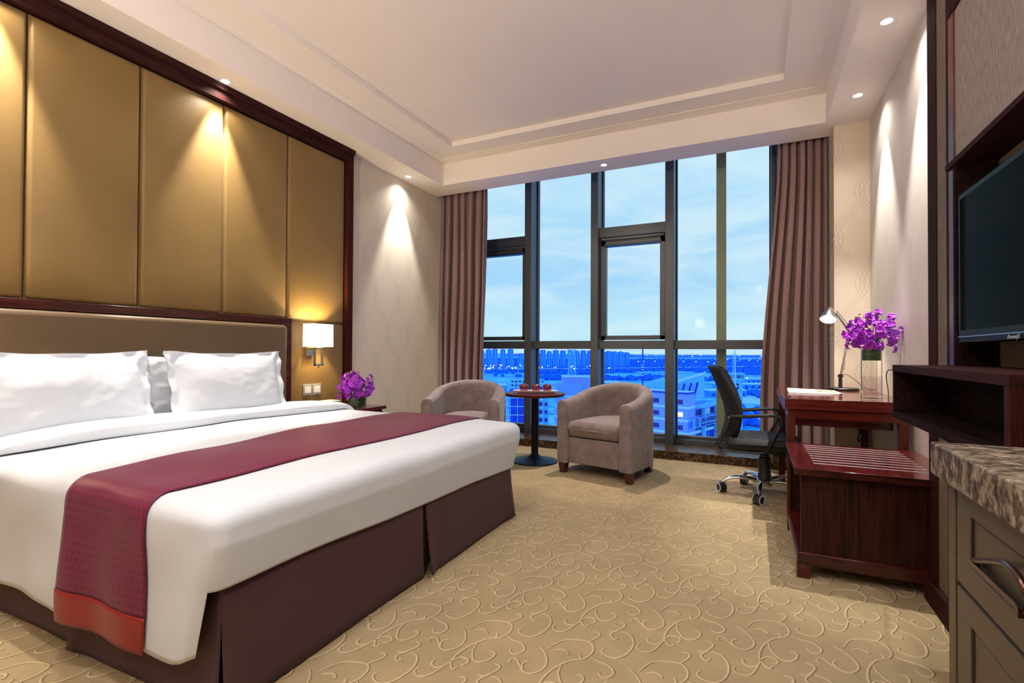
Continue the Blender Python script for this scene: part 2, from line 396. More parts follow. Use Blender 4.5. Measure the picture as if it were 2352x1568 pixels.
# ---- floor: carpet with raised scroll lines
CURVES = [[(-0.368, 1.835), (-0.373, 1.82), (-0.366, 1.806), (-0.353, 1.798), (-0.334, 1.802), (-0.319, 1.817), (-0.308, 1.844), (-0.3, 1.876), (-0.292, 1.909), (-0.295, 1.943), (-0.286, 1.998), (-0.268, 2.043), (-0.247, 2.077), (-0.224, 2.097), (-0.206, 2.112), (-0.193, 2.141), (-0.192, 2.173), (-0.203, 2.201), (-0.222, 2.215), (-0.251, 2.211), (-0.285, 2.198), (-0.312, 2.175), (-0.328, 2.14), (-0.338, 2.111)],
 [(-0.222, 2.215), (-0.204, 2.248), (-0.197, 2.273), (-0.205, 2.287), (-0.226, 2.284)], [(-0.314, 2.11), (-0.293, 2.127), (-0.276, 2.126), (-0.261, 2.111)], [(-0.224, 2.097), (-0.221, 2.114), (-0.23, 2.126)],
 [(-0.264, 2.038), (-0.26, 2.005), (-0.248, 1.977), (-0.229, 1.951), (-0.21, 1.947), (-0.191, 1.959), (-0.178, 1.984), (-0.176, 2.007), (-0.186, 2.019), (-0.201, 2.014)],
 [(-0.292, 1.909), (-0.282, 1.933), (-0.266, 1.946), (-0.247, 1.945), (-0.238, 1.93), (-0.243, 1.914), (-0.254, 1.908)], [(-0.292, 1.909), (-0.281, 1.891), (-0.266, 1.877), (-0.255, 1.891)],
 [(-0.345, 1.891), (-0.346, 1.875), (-0.335, 1.862), (-0.318, 1.86), (-0.305, 1.872)], [(-0.188, 2.131), (-0.17, 2.121), (-0.151, 2.115), (-0.126, 2.112), (-0.107, 2.098), (-0.096, 2.077), (-0.102, 2.054), (-0.117, 2.042), (-0.133, 2.045), (-0.142, 2.063)],
 [(-0.424, 1.978), (-0.433, 1.985), (-0.424, 2.005), (-0.409, 2.003), (-0.391, 1.982), (-0.369, 1.96), (-0.346, 1.954), (-0.326, 1.97), (-0.313, 1.993), (-0.311, 2.021), (-0.321, 2.053), (-0.343, 2.086), (-0.37, 2.109)],
 [(-0.37, 1.963), (-0.382, 1.981), (-0.383, 2.001), (-0.371, 2.013)], [(-0.472, 1.759), (-0.48, 1.743), (-0.472, 1.727), (-0.45, 1.716), (-0.425, 1.719), (-0.404, 1.741), (-0.391, 1.776), (-0.387, 1.818), (-0.395, 1.856), (-0.415, 1.884), (-0.436, 1.89), (-0.449, 1.887)],
 [(-0.492, 1.874), (-0.47, 1.879), (-0.454, 1.904), (-0.443, 1.933), (-0.45, 1.95), (-0.468, 1.95)], [(-0.456, 1.892), (-0.471, 1.87), (-0.477, 1.851), (-0.468, 1.836), (-0.455, 1.829), (-0.448, 1.846)]]
def catmull(P, n=3):
    out = []
    Q = [Vector(p) for p in P]
    for i in range(len(Q) - 1):
        p0, p1, p2, p3 = Q[max(i - 1, 0)], Q[i], Q[i + 1], Q[min(i + 2, len(Q) - 1)]
        for k in range(n):
            t = k / n
            out.append(.5 * ((2 * p1) + (p2 - p0) * t + (2 * p0 - 5 * p1 + 4 * p2 - p3) * t * t + (3 * p1 - p0 - 3 * p2 + p3) * t ** 3))
    out.append(Q[-1]); return out
fl = MB(); fl.box(XL - .1, YB, -.05, XR + .1, 5.12, 0)
tile = [catmull([(x, y, 0) for x, y in c]) for c in CURVES]
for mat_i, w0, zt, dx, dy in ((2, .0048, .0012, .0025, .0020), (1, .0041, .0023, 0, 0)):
    fl.cur = mat_i
    for i in range(-9, 6):
        for j in range(-3, 9):
            ox, oy = .315 * i, .43 * j + .012 * i
            for c in tile:
                if not (XL < c[0].x + ox < XR - .05 and .2 < c[0].y + oy < 5.0): continue
                if c[0].x + ox < -1.9 and c[0].y + oy > .95 and c[0].y + oy < 2.9: continue
                vs = []; n = len(c)
                for k, p in enumerate(c):
                    t = c[min(k + 1, n - 1)] - c[max(k - 1, 0)]; t.normalize()
                    nx, ny = -t.y, t.x
                    w = w0 * (.55 + .45 * sin(pi * min(1, (k + .5) / n * 1.0)) ** .5)
                    x = min(p.x + ox, XR - .01) + dx; y = p.y + oy + dy
                    vs += [(x + nx * w, y + ny * w, .0003), (x + nx * w * .5, y + ny * w * .5, zt), (x - nx * w * .5, y - ny * w * .5, zt), (x - nx * w, y - ny * w, .0003)]
                fs = [(4 * k + q, 4 * k + q + 1, 4 * k + q + 5, 4 * k + q + 4) for k in range(n - 1) for q in range(3)]
                fs = [f[::-1] for f in fs]
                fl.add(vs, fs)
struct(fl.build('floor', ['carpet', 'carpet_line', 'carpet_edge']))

# ---- walls
struct(wbox('wall_left', 'paper_left', (XL - .12, YB, 0), (XL, YG + .25, 3.45)))
struct(wbox('wall_right', 'paper_right', (XR, YB, 0), (XR + .12, 4.65, 3.45)))
w = MB(); w.box(.58, 4.65, 0, XR + .12, YG + .25, 3.45); struct(w.build('wall_back', 'paper_back'))
struct(wbox('wall_front', 'cream_paint', (XL - .12, YB - .12, 0), (XR + .12, YB, 3.45)))
struct(wbox('trim_20', 'cream_paint', (.19, 5.52, 0), (.58, YG + .25, 3.45)))       # pier beside the window
# ---- ceiling: soffit ring, tray band, raised centre
YS0, YS1 = -.9, 4.545; XS0, XS1 = -3.016, .515
c = MB()
def slab(x0, y0, x1, y1, z0, z1=3.45): c.box(x0, y0, z0, x1, y1, z1)
slab(XL, YS1, XR, 4.85, H); slab(XL, YB, XR, YS0, H); slab(XL, YS0, XS0, YS1, H); slab(XS1, YS0, XR, YS1, H)
g = .092                                                      # outer band, 5 mm lower, then main band, then the centre
slab(XS0, YS1 - .135, XS1, YS1, HT - .005); slab(XS0, YS0, XS1, YS0 + .135, HT - .005)
slab(XS0, YS0 + .135, XS0 + g, YS1 - .135, HT - .005); slab(XS1 - g, YS0 + .135, XS1, YS1 - .135, HT - .005)
bx0, bx1, by0, by1 = XS0 + g, XS1 - g, YS0 + .135, YS1 - .135
cx0, cx1, cy0, cy1 = -2.690, .210, -.55, 4.199
slab(bx0, cy1, bx1, by1, HT); slab(bx0, by0, bx1, cy0, HT); slab(bx0, cy0, cx0, cy1, HT); slab(cx1, cy0, bx1, cy1, HT)
slab(cx0, cy0, cx1, cy1, HC)
slab(XL, 4.85, .58, YG + .25, 3.28)                            # curtain pocket and window head
struct(c.build('ceiling', 'ceiling'))
# ---- window wall: marble sill, mullions, rails, panes
s = MB(); s.box(XL, 5.11, 0, .58, YG + .25, .084)
struct(s.build('trim_1', 'marble', bevel=.003))
for k, x in enumerate((-2.35, -1.3, -.16)):                    # grey joint strips in the marble step
    pass
YM, YR = 5.43, 5.50
def mull(n, x0, x1):
    m = MB(); m.box(x0, YM, .084, x1, YG + .06, 3.28)
    struct(m.build('trim_%d' % n, 'alu', bevel=.003))
mull(2, -2.445, -2.362); mull(3, -1.634, -1.552); mull(4, -.827, -.741); mull(5, .165, .20); mull(6, XL, XL + .05)
bays = [(XL + .05, -2.445), (-2.362, -1.634), (-1.552, -.827), (-.741, .165)]
# bay numbering from the left; each window: frame rails, sash where it opens, pane
for k, (x0, x1) in enumerate(bays, 1):
    win = MB()
    ya, yb = YR, YG + .05
    win.box(x0, ya, 1.087, x1, yb, 1.178)                      # rail at eye height
    win.box(x0, YG - .10, .084, x1, yb, .135)                  # bottom rail
    win.box(x0, YG - .03, .135, x1, yb, .165)
    win.box(x0, YG - .03, 3.21, x1, yb, 3.28)
    wo = struct(win.build('window_%d' % k, 'alu', bevel=.002))
    gk = MB()
    for (za, zb) in ((.165, 1.087), (1.178, 3.21)):
        for (p, q) in ((x0, x0 + .012), (x1 - .012, x1)): gk.box(p, YG - .035, za, q, YG + .03, zb)
    gk.build('gasket', 'alu_dark', wo)
    if k in (1, 3):
        t = MB(); t.box(x0, ya, 2.335, x1, yb, 2.445); t.build('transom', 'alu', wo, bevel=.002)
        z0, z1 = 1.19, 2.325; d = .055
        sa = MB(); f0, f1 = YG - .13, YG - .05
        sa.box(x0 + .012, f0, z0, x1 - .012, f1, z0 + .045); sa.box(x0 + .012, f0, z1 - .09, x1 - .012, f1, z1)
        sa.box(x0 + .012, f0, z0, x0 + .012 + d, f1, z1); sa.box(x1 - .012 - d, f0, z0, x1 - .012, f1, z1)
        so = sa.build('sash', 'alu', wo, bevel=.004)
        h = MB(); h.box(x0 + .02, f0 - .03, z1 - .028, x1 - .02, f0, z1); h.build('hinge_bar', 'alu', so, bevel=.004)
        h = MB(); h.box(x0 + .05, f0 - .012, z1 - .09, x1 - .05, f0, z1 - .07); h.build('drip_bar', 'alu_dark', so)
    pn = MB(); pn.box(x0, YG, .165, x1, YG + .012, 1.09); pn.box(x0, YG, 1.17, x1, YG + .012, 3.21)
    pn.build('pane', 'pane', wo)
# ---- bed wall: dark wood frame around the upholstered panels
XF = -3.225
f = MB(); f.box(XL, .10, 2.735, XF, 3.425, H); f.box(XL, .10, 2.80, XF + .02, 3.425, H)
struct(f.build('trim_7', 'trim_dark', bevel=.004))
f = MB(); f.box(XL, 3.355, 0, XF, 3.425, 2.735); struct(f.build('trim_8', 'wood_z', bevel=.004))
f = MB(); f.box(XL, .10, 0, XF, .16, 2.735); struct(f.build('trim_9', 'wood_z', bevel=.004))
pg = 'gold upholstered wall panels above the bed'
def panel(y0, y1, z0, z1, label):
    cy, cz = (y0 + y1) / 2, (z0 + z1) / 2; hw, hh = (y1 - y0) / 2, (z1 - z0) / 2
    m = MB(); r = .022; dep = .052
    def fn(a, b):
        y = (a * 2 - 1) * hw; z = (b * 2 - 1) * hh
        ey = max(0, abs(y) - (hw - r)) / r; ez = max(0, abs(z) - (hh - r)) / r
        e = min(1, sqrt(ey * ey + ez * ez))
        return (dep * (1 - (1 - sqrt(max(0, 1 - e * e))) * .62), y, z)
    def axis(n, h):
        pts = [-h + r * (1 - cos(pi / 2 * k / 6)) for k in range(6)]
        mid = [(-h + r) + (2 * h - 2 * r) * k / n for k in range(n + 1)]
        return pts + mid + [-p for p in pts[::-1]]
    A, B = axis(4, hw), axis(6, hh)
    vs = [fn((a / hw + 1) / 2, (b / hh + 1) / 2) for b in B for a in A]; na = len(A)
    fs = [(j * na + i, j * na + i + 1, (j + 1) * na + i + 1, (j + 1) * na + i) for j in range(len(B) - 1) for i in range(na - 1)]
    m.add(vs, fs); m.box(.002, -hw, -hh, .03, hw, hh)
    o = m.build('wall_panel', 'gold', smooth=True, angle=60); o.location = (XL, cy, cz)
    tag(o, label, 'wall panel', pg)
panel(.165, .673, 1.300, 2.732, 'tall gold padded wall panel at the far left end of the row')
panel(.679, 1.190, 1.300, 2.732, 'tall gold padded wall panel cut by the left edge, with the brightest light spot')
panel(1.196, 1.705, 1.300, 2.732, 'tall gold padded wall panel second from the left, mostly in shade at its top right')
panel(1.711, 2.222, 1.300, 2.732, 'tall gold padded wall panel in the middle of the row, under the ceiling downlight')
panel(2.228, 2.745, 1.300, 2.732, 'tall gold padded wall panel between the spotlit one and the sconce column')
panel(2.751, 3.352, 1.292, 2.732, 'tall gold padded wall panel directly above the lit wall sconce')
panel(2.757, 3.352, .02, 1.286, 'lower gold padded wall panel carrying the sconce and the light switches')
panel(.165, .975, .02, 1.290, 'lower gold padded wall panel on the left side of the bed head')
# ---- TV wall on the right
XP = .687
def pbox(a, b): return (XP - .0 + a[0], a[1], a[2]), (b[0], b[1], b[2])
struct(wbox('trim_10', 'trim_dark', (XP - .004, 2.612, .10), (XR, 2.725, H), bevel=.003))
struct(wbox('trim_11', 'fabric_strip', (XP, 2.505, .10), (XR, 2.612, H)))
struct(wbox('trim_12', 'trim_dark', (XP - .001, 2.478, .10), (XR, 2.505, H), bevel=.002))
m = MB(); m.box(XP - .001, 2.42, 1.778, XR, 2.478, 2.35); m.box(XP - .001, 2.42, .10, XR, 2.478, 1.757)
struct(m.build('trim_13', 'desk_wood_z', bevel=.002))
struct(wbox('trim_14', 'fabric_grey', (XP + .004, .30, 1.778), (XR, 2.42, 2.35)))
struct(wbox('trim_15', 'trim_dark', (XP - .004, .30, 2.35), (XR, 2.478, H), bevel=.003))
m = MB(); m.box(XP - .012, .62, 1.757, XR, 2.478, 1.778); m.box(XP - .006, .62, 1.01, XR, .66, 1.757)
struct(m.build('trim_16', 'trim_dark', bevel=.002))
struct(wbox('trim_17', 'fabric_strip', (.808, .62, .80), (XR, 2.40, 1.757)))                                      # niche back
struct(wbox('trim_18', 'dark_wood', (XP - .004, 2.398, .80), (XR, 2.42, 1.757)))                                 # niche side board, its shade put into the dark colour
struct(wbox('trim_19', 'dark_wood', (XP, .30, .10), (XR, 2.42, .79)))                                          # panel under the shelf
struct(wbox('baseboard_right', 'trim_dark', (XP - .022, .30, 0), (XR, 2.728, .10), bevel=.004))
struct(wbox('baseboard_left', 'trim_dark', (XL, 3.425, 0), (XL + .015, 5.11, .10), bevel=.003))
# ---- curtains
def curtain(name, label, xa, xb, shape, folds, seed):
    rnd = random.Random(seed)
    ph = [rnd.uniform(.75, 1.3) for _ in range(folds)]; tot = sum(ph); cum = [0]
    for p in ph: cum.append(cum[-1] + p / tot)
    amp = [rnd.uniform(.035, .062) for _ in range(folds)]
    z0, z1 = .10, 3.20; nu, nv = folds * 22, 30
    def fn(a, b):
        z = z0 + (z1 - z0) * b
        k = 0
        while k < folds - 1 and a > cum[k + 1]: k += 1
        t = (a - cum[k]) / (cum[k + 1] - cum[k])
        xl, xr, bulge = shape(z)
        sway = .010 * sin(z * 2.1 + k * 1.7)
        wv = cos(2 * pi * t)
        wv = (abs(wv) ** .8) * (1 if wv > 0 else -1)
        x = xl + (xr - xl) * a + .012 * sin(4 * pi * t) + sway * sin(pi * t) ** 2
        y = 4.965 - bulge - amp[k] * wv * (1 - .25 * smoothstep(2.4, 3.0, z)) + .006 * sin(z * 3 + k)
        return (x, y, z)
    m = MB(); m.grid(fn, nu, nv, lambda a, b: (a * (xb - xa) * 2.2, b * 2.9))
    o = m.build(name, 'curtain', smooth=True, angle=180, solid=.006)
    return tag(o, label, 'curtain', 'curtains at the window')
curtain('curtain', 'gathered mauve brown curtain hanging at the left side of the window, behind the left armchair', -3.29, -2.71,
        lambda z: (-3.292, -2.712 - .022 * smoothstep(1.9, .8, z), .03 * smoothstep(2.6, .6, z)), 6, 3)
curtain('curtain', 'gathered mauve brown curtain hanging at the right side of the window, behind the desk lamp', .05, .56,
        lambda z: (.205 - .145 * smoothstep(2.75, .5, z) ** .8, .565, .03 * smoothstep(2.6, .6, z)), 6, 11)
# ================================================================== BED
BX0, BX1, BY0, BY1, BZ = -3.16, -1.325, .885, 2.925, .612
def n3(x, y, z, s): return noise.noise(Vector((x * s, y * s, z * s)))
def drape_pt(p, off=0.0, X1=BX1, Y0=BY0, Y1=BY1, Z=BZ, r=.062):
    """rounded-box mapping of a point on the duvet's block, pushed out by off, then shaped like soft cloth"""
    x, y, z = p
    lo = (-99, Y0 + r, -99); hi = (X1 - r, Y1 - r, Z - r)
    q = (min(x, hi[0]), min(max(y, lo[1]), hi[1]), min(z, hi[2]))
    d = Vector((x - q[0], y - q[1], z - q[2]))
    if d.length < 1e-6: d = Vector((0, 0, 1))
    d.normalize(); v = Vector(q) + d * (r + off)
    side = 1 - max(0, d.z)
    # crown and soft billows of the top
    cy = (v.y - (Y0 + Y1) / 2) / ((Y1 - Y0) / 2)
    crown = max(0, 1 - cy * cy) * .012 * max(0, d.z)
    v.z += crown + max(0, d.z) * (.010 * n3(v.x, v.y, 1.3, 2.3) - .012 * smoothstep(-1.75, -1.35, v.x))
    # hanging cloth: tucked in towards the hem, gentle folds
    dz = max(0, .50 - v.z)
    wx = smoothstep(-1.75, -1.38, v.x)
    v.x -= dz * .24 * wx
    if d.y < -.2:
        v.y += -.012 * dz * 3 * 0 + .012 * sin(v.x * 7.0 + .6) * min(1, dz * 4) * (1 - wx) + .008 * n3(v.x, 0, v.z, 5)
    if d.x > .3: v.x += .006 * n3(0, v.y, v.z, 4)
    return v
def cloth(xa, xb, hemN, hemF, hemT, off=0, nx=60, ny=64, near=True, far=True, foot=True, X1=BX1, Y0=BY0, Y1=BY1, Z=BZ, mb=None, uvf=None, r=.062):
    """top sheet xa..xb with hanging near, far and foot sides; hem* give the height of each hem"""
    m = mb or MB()
    def fine(a, b, n, lo_r, hi_r):
        s = set()
        out = []
        if lo_r: out += [a + r * (1 - cos(pi / 2 * k / 7)) for k in range(7)]
        s0, s1 = (a + r if lo_r else a), (b - r if hi_r else b)
        out += [s0 + (s1 - s0) * k / n for k in range(n + 1)]
        if hi_r: out += [b - r * (1 - cos(pi / 2 * k / 7)) for k in range(6, -1, -1)]
        return out
    X = fine(xa, xb, nx, False, foot); Yg = fine(Y0, Y1, ny, True, True)
    def zs(hem, n=22): return [Z - r * (1 - cos(pi / 2 * k / 7)) for k in range(7)] + [(Z - r) + (hem - (Z - r)) * k / n for k in range(n + 1)]
    def put(pts, nu, nv, flip):
        vs = [tuple(drape_pt(p, off, X1, Y0, Y1, Z, r)) for p in pts]
        fs = []
        for j in range(nv - 1):
            for i in range(nu - 1):
                f = (j * nu + i, j * nu + i + 1, (j + 1) * nu + i + 1, (j + 1) * nu + i)
                fs.append(f[::-1] if flip else f)
        uvs = [uvf(p) for p in pts] if uvf else None
        m.add(vs, fs, uvs)
    put([(x, y, Z) for y in Yg for x in X], len(X), len(Yg), False)
    if near:
        rows = len(zs(0)); pts = [(x, Y0, zs(hemN(x))[k]) for k in range(rows) for x in X]; put(pts, len(X), rows, True)
    if far:
        rows = len(zs(0)); pts = [(x, Y1, zs(hemT(x))[k]) for k in range(rows) for x in X]; put(pts, len(X), rows, False)
    if foot:
        rows = len(zs(0)); pts = [(X1, y, zs(hemF(y))[k]) for k in range(rows) for y in Yg]; put(pts, len(Yg), rows, True)
    return m
# ---- bed: base, mattress, skirt panels
bed = thing('bed', 'wide double bed with dark brown cloth skirt, foot end towards the window chairs', 'bed', (-2.25, 1.92, 0))
O = (-2.25, 1.92, 0)
wbox('bed_base', 'skirt', (-3.16, 1.00, .03), (-1.42, 2.84, .34), bed, O, bevel=.02)
wbox('mattress', 'white_cotton', (-3.16, .985, .34), (-1.43, 2.83, .50), bed, O, bevel=.05, seg=4)
def skirt_panel(p0, p1, out, flare0, flare1, ztop=.37):
    """cloth panel from p0 to p1 (plan), out = outward direction, hem kicked out by flare0/flare1 at its ends"""
    m = MB(); P0, P1 = Vector((*p0, 0)), Vector((*p1, 0)); o = Vector((*out, 0)); Ln = (P1 - P0).length; t = (P1 - P0).normalized()
    def fn(a, b):
        z = ztop * (1 - b) + .006 * b
        e0 = max(0, 1 - a * Ln / .10); e1 = max(0, 1 - (1 - a) * Ln / .10)
        k = b ** 1.6
        p = P0.lerp(P1, a) + o * (.012 * b + k * (flare0 * e0 ** 2 + flare1 * e1 ** 2) + .006 * sin(a * Ln * 5 + 1) * b)
        p += t * k * (-.012 * e0 * (flare0 > .015) + .012 * e1 * (flare1 > .015))
        z += .012 * b * (e0 ** 2 * (flare0 > .015) + e1 ** 2 * (flare1 > .015))
        return (p.x - O[0], p.y - O[1], z)
    m.grid(fn, 40, 10)
    return m.build('skirt_panel', 'skirt', bed, smooth=True, angle=180, solid=.006)
skirt_panel((-1.385, .950), (-1.385, 1.925), (1, 0), .008, .0)
skirt_panel((-1.385, 1.95), (-1.385, 2.855), (1, 0), .035, .03)
skirt_panel((-2.12, .955), (-1.380, .955), (0, -1), .03, .008)
skirt_panel((-3.12, .955), (-2.15, .955), (0, -1), .0, .0)
skirt_panel((-1.395, 2.865), (-2.20, 2.865), (0, 1), .02, .0)
skirt_panel((-2.22, 2.865), (-3.12, 2.865), (0, 1), .0, .0)
m = MB()                                                        # inverted pleats behind the openings
m.box(-1.40 - O[0], 1.90 - O[1], .01, -1.395 - O[0], 1.98 - O[1], .36); m.build('skirt_pleat', 'skirt', bed); m = MB(); m.box(-2.17 - O[0], .962 - O[1], .01, -2.09 - O[0], .966 - O[1], .36)
m.build('skirt_pleat', 'skirt', bed)
# ---- duvet
hemN = lambda x: .150 + .014 * sin(x * 5.2 + 1.2) + .02 * smoothstep(-1.42, -1.33, x)
hemF = lambda y: .375 - .055 * (y - .9) / 2.0 + .004 * sin(y * 6)
hemT = lambda x: .17
du = cloth(-3.02, BX1, hemN, hemF, hemT)
duvet = du.build('duvet', 'white_cotton', smooth=True, angle=180, merge=True, solid=.010)
tag(duvet, 'smooth white duvet covering the bed and hanging down its sides', 'duvet')
# folded-back edge near the pillows: a soft flat roll across the duvet
fo = MB()
def fold_pt(a, b):
    # a: across the bed over both edges (arc length), b: round the roll (0 = foot-side bottom, 1 = head side)
    hang = .42; W = (BY1 - BY0); tot = W + 2 * hang; s = a * tot - hang
    if s < 0: y, z, ny, nz = BY0, BZ + s, -1, 0
    elif s > W: y, z, ny, nz = BY1, BZ - (s - W), 1, 0
    else: y, z, ny, nz = BY0 + s, BZ, 0, 1
    base = drape_pt((-2.85, y, z), 0.0); up = drape_pt((-2.85, y, z), .1); nrm = (up - base).normalized()
    th = (.066 + .008 * sin(s * 4)) * (.55 + .45 * smoothstep(-.15, .2, min(s, W - s))) * (.75 + .25 * smoothstep(0, .5, min(s, W - s)))
    xf = -2.775 + .018 * sin(s * 3.1 + .5) + .010 * sin(s * 9) + .03 * smoothstep(.1, -.2, min(s, W - s)); xh = -3.0
    ang = b * pi
    if b < .25: t = b / .25; x = xf + .004 + .011 * sin(t * pi / 2); h = th * .75 * (1 - cos(t * pi / 2))
    else:
        t = (b - .25) / .75; x = (xf + .015) + (xh - xf - .015) * t; h = th * (.75 + .25 * sin(min(1, t * 2.2) * pi / 2)) 
    p = base + nrm * (h + .004); p.x = x + (base.x + 2.85)
    return tuple(p)
fo.grid(fold_pt, 110, 22)
fold = fo.build('folded_edge', 'white_cotton', duvet, smooth=True, angle=180)
# ---- runner across the foot half
XRL = lambda y: -2.085 - .105 * max(0, y - .95) + .012 * sin(y * 3)
XRR = lambda y: -1.615 - .02 * max(0, y - .95) * 0 - .008 * sin(y * 2.5)
def runner_grid(ya_s, yb_s, off, n_across=30, n_along=170):
    """s runs along the runner: near hem (s=0) up, across, down the far side"""
    hang = BZ - .155; W = BY1 - BY0; tot = W + 2 * hang
    def pos(a, b):
        s = ya_s + (yb_s - ya_s) * b
        if s < hang: y, z = BY0, .155 + s
        elif s > hang + W: y, z = BY1, BZ - (s - hang - W)
        else: y, z = BY0 + (s - hang), BZ
        sag = 1 - smoothstep(0, hang + .1, s)
        x0, x1 = XRL(y), XRR(y)
        x = x0 + (x1 - x0) * a
        if s < hang: z -= .012 * sin(a * pi) * sag * 0 + .02 * a * sag
        bil = .001 + .004 * sin(y * 7 + a * 4) ** 2 * sin(pi * a)
        p = drape_pt((x, y, z), off + bil * (1 if s > hang else .6))
        if s < hang: p.y -= (.010 * sin(a * 9 + 1.0) + .006) * sag * 1.0
        return tuple(p)
    m = MB(); m.grid(pos, n_across, n_along, lambda a, b: (a * .5, ya_s + (yb_s - ya_s) * b))
    return m, tot
rm, tot = runner_grid(.105, 2 * (BZ - .155) + BY1 - BY0 - .105, .007)
runner = rm.build('bed_runner', 'runner', smooth=True, angle=180, solid=.003)
tag(runner, 'wine red bed runner with small dark dashes laid across the white duvet', 'bed runner')
b1, _ = runner_grid(0, .108, .010, 30, 8); b1.build('satin_band', 'satin', runner, smooth=True, angle=180, solid=.003)
b1, _ = runner_grid(tot - .108, tot, .010, 30, 8); b1.build('satin_band', 'satin', runner, smooth=True, angle=180, solid=.003)
# ---- pillows
def pillow(label, cx, cy, cz, w, h, t, lean, seed, yaw=0.0, flange=.045, pinch=.03):
    """upright pillow: width along y, height along local z, facing +x, leaning back"""
    m = MB(); nu, nv = 54, 40
    def half(sgn):
        def fn(a, b):
            u, v = a * 2 - 1, b * 2 - 1
            U, V = abs(u), abs(v)
            fw, fh = flange / (w / 2), flange / (h / 2)
            iu, iv = min(1, U / (1 - fw)), min(1, V / (1 - fh * .6))
            th = ((1 - iu ** 2.6) ** .55) * ((1 - iv ** 2.4) ** .55)
            y = u * w / 2 * (1 - pinch * (1 - V ** 2)); z = v * h / 2 * (1 - pinch * 2.6 * (1 - U ** 2) * (v > 0) - pinch * (1 - U ** 2) * (v <= 0))
            x = sgn * (t * th * .5 + .003)
            wr = n3(u * 1.2 + seed, v, seed, 2.2) * .010 * th ** .5 + n3(u * 3 + seed, v * 3, seed * 2, 2.5) * .003
            # corner puckers
            cr = smoothstep(.62, .97, U) * smoothstep(.45, .95, V)
            wr += cr * .008 * sin((u * 16 - v * 11) * 1.3 + seed)
            ed = smoothstep(.86, 1, max(U, V)); x += ed * .010 * sin(v * 9 * (U > V) + u * 8 * (V >= U) + seed)
            return (x + wr * (1 if sgn > 0 else .6), y, z)
        return fn
    m.grid(half(1), nu, nv)
    b = MB(); b.grid(half(-1), nu, nv); b.f = [f[::-1] for f in b.f]; m.add(b.v, b.f)
    o = m.build('pillow', 'pillow_cotton', smooth=True, angle=180, merge=False)
    o.location = (cx, cy, cz); o.rotation_euler = (0, -lean, yaw)
    return tag(o, label, 'pillow', 'white pillows against the headboard')
pillow('white pillow standing behind the gap between the two front pillows', -3.135, 2.03, .822, .72, .39, .04, radians(3), 5, .0, .02)
pillow('large white pillow at the left edge of the photo, frilled right border folded over', -2.995, 1.260, .826, .78, .45, .15, radians(13), 1, radians(3))
pillow('white pillow on the right, beside the headboard frame and below the sconce side', -2.995, 2.115, .826, .76, .45, .15, radians(13), 2, radians(-2))
# ---- headboard
hb = thing('headboard', 'brown padded headboard in a dark wood frame behind the pillows', 'headboard', (-3.235, 1.915, 0)); O2 = (-3.235, 1.915, 0)
m = MB(); m.box(-.055, 0.98 - 1.915, 1.250, .03, 2.752 - 1.915, 1.297); m.box(-.055, 2.708 - 1.915, .02, .03, 2.752 - 1.915, 1.250); m.box(-.055, .98 - 1.915, .02, .03, 1.024 - 1.915, 1.250)
m.build('frame', 'wood_y', hb, bevel=.003)
m = MB(); m.box(-.03, 1.027 - 1.915, .05, .048, 2.705 - 1.915, 1.246); m.build('cushion', 'headboard', hb, bevel=.028, seg=6)
# ---- nightstand and what stands on it
ns = thing('nightstand', 'dark wood nightstand between the bed and the beige wall, mostly hidden by the bed', 'nightstand', (-2.99, 3.13, 0)); O3 = (-2.99, 3.13, 0)
wbox('top', 'bench_wood', (-3.215, 2.965, .572), (-2.745, 3.315, .598), ns, O3, bevel=.002)
wbox('body', 'wood_z', (-3.205, 2.985, .06), (-2.775, 3.295, .572), ns, O3, bevel=.002)
d = wbox('drawer', 'bench_side', (-2.775, 2.995, .38), (-2.755, 3.285, .555), ns, O3, bevel=.002)
m = MB(); m.tube([(-2.748 - O3[0], 3.09 - O3[1], .47), (-2.735 - O3[0], 3.14 - O3[1], .47), (-2.748 - O3[0], 3.19 - O3[1], .47)], .004); m.build('handle', 'steel', d, smooth=True)
for sx in (-3.19, -2.81):
    for sy in (3.0, 3.25): wbox('foot', 'wood_z', (sx, sy, 0), (sx + .03, sy + .03, .06), ns, O3)
bx = thing('tissue_box', 'white box with a dark opening on the nightstand below the switches', 'box', (-3.125, 3.075, .598))
m = MB(); m.box(-.06, -.055, 0, .06, .055, .046); m.build('body', 'white_plastic', bx, bevel=.003)
m = MB(); m.box(.0601, -.03, .012, .0615, .045, .036); m.build('opening', 'black_plastic', bx)
# ---- wall sconce
sc = thing('wall_sconce', 'lit square white wall sconce on polished nickel arm above the nightstand', 'wall lamp', (-3.255, 2.96, 1.0))
def sc_box(name, mat, a, b, par=sc, bevel=.0015): return wbox(name, mat, a, b, par, (-3.255, 2.96, 1.0), bevel=bevel)
m = MB(); t = .004; x0, x1, y0, y1, z0, z1 = -3.215, -3.095, 2.868, 3.066, 1.083, 1.264
for a, b in (((x0, y0), (x1, y0 + t)), ((x0, y1 - t), (x1, y1)), ((x0, y0), (x0 + t, y1)), ((x1 - t, y0), (x1, y1))):
    m.box(a[0] + 3.255, a[1] - 2.96, z0 - 1.0, b[0] + 3.255, b[1] - 2.96, z1 - 1.0)
m.build('lamp_shade', 'shade_lit', sc)
sc_box('back_plate', 'nickel', (-3.254, 2.912, 1.008), (-3.225, 3.00, 1.076))
m = MB(); W0 = lambda x, y, z: (x + 3.255, y - 2.96, z - 1.0)
def bar(a, b): A = W0(*a); B = W0(*b); m.box(*A, *B)
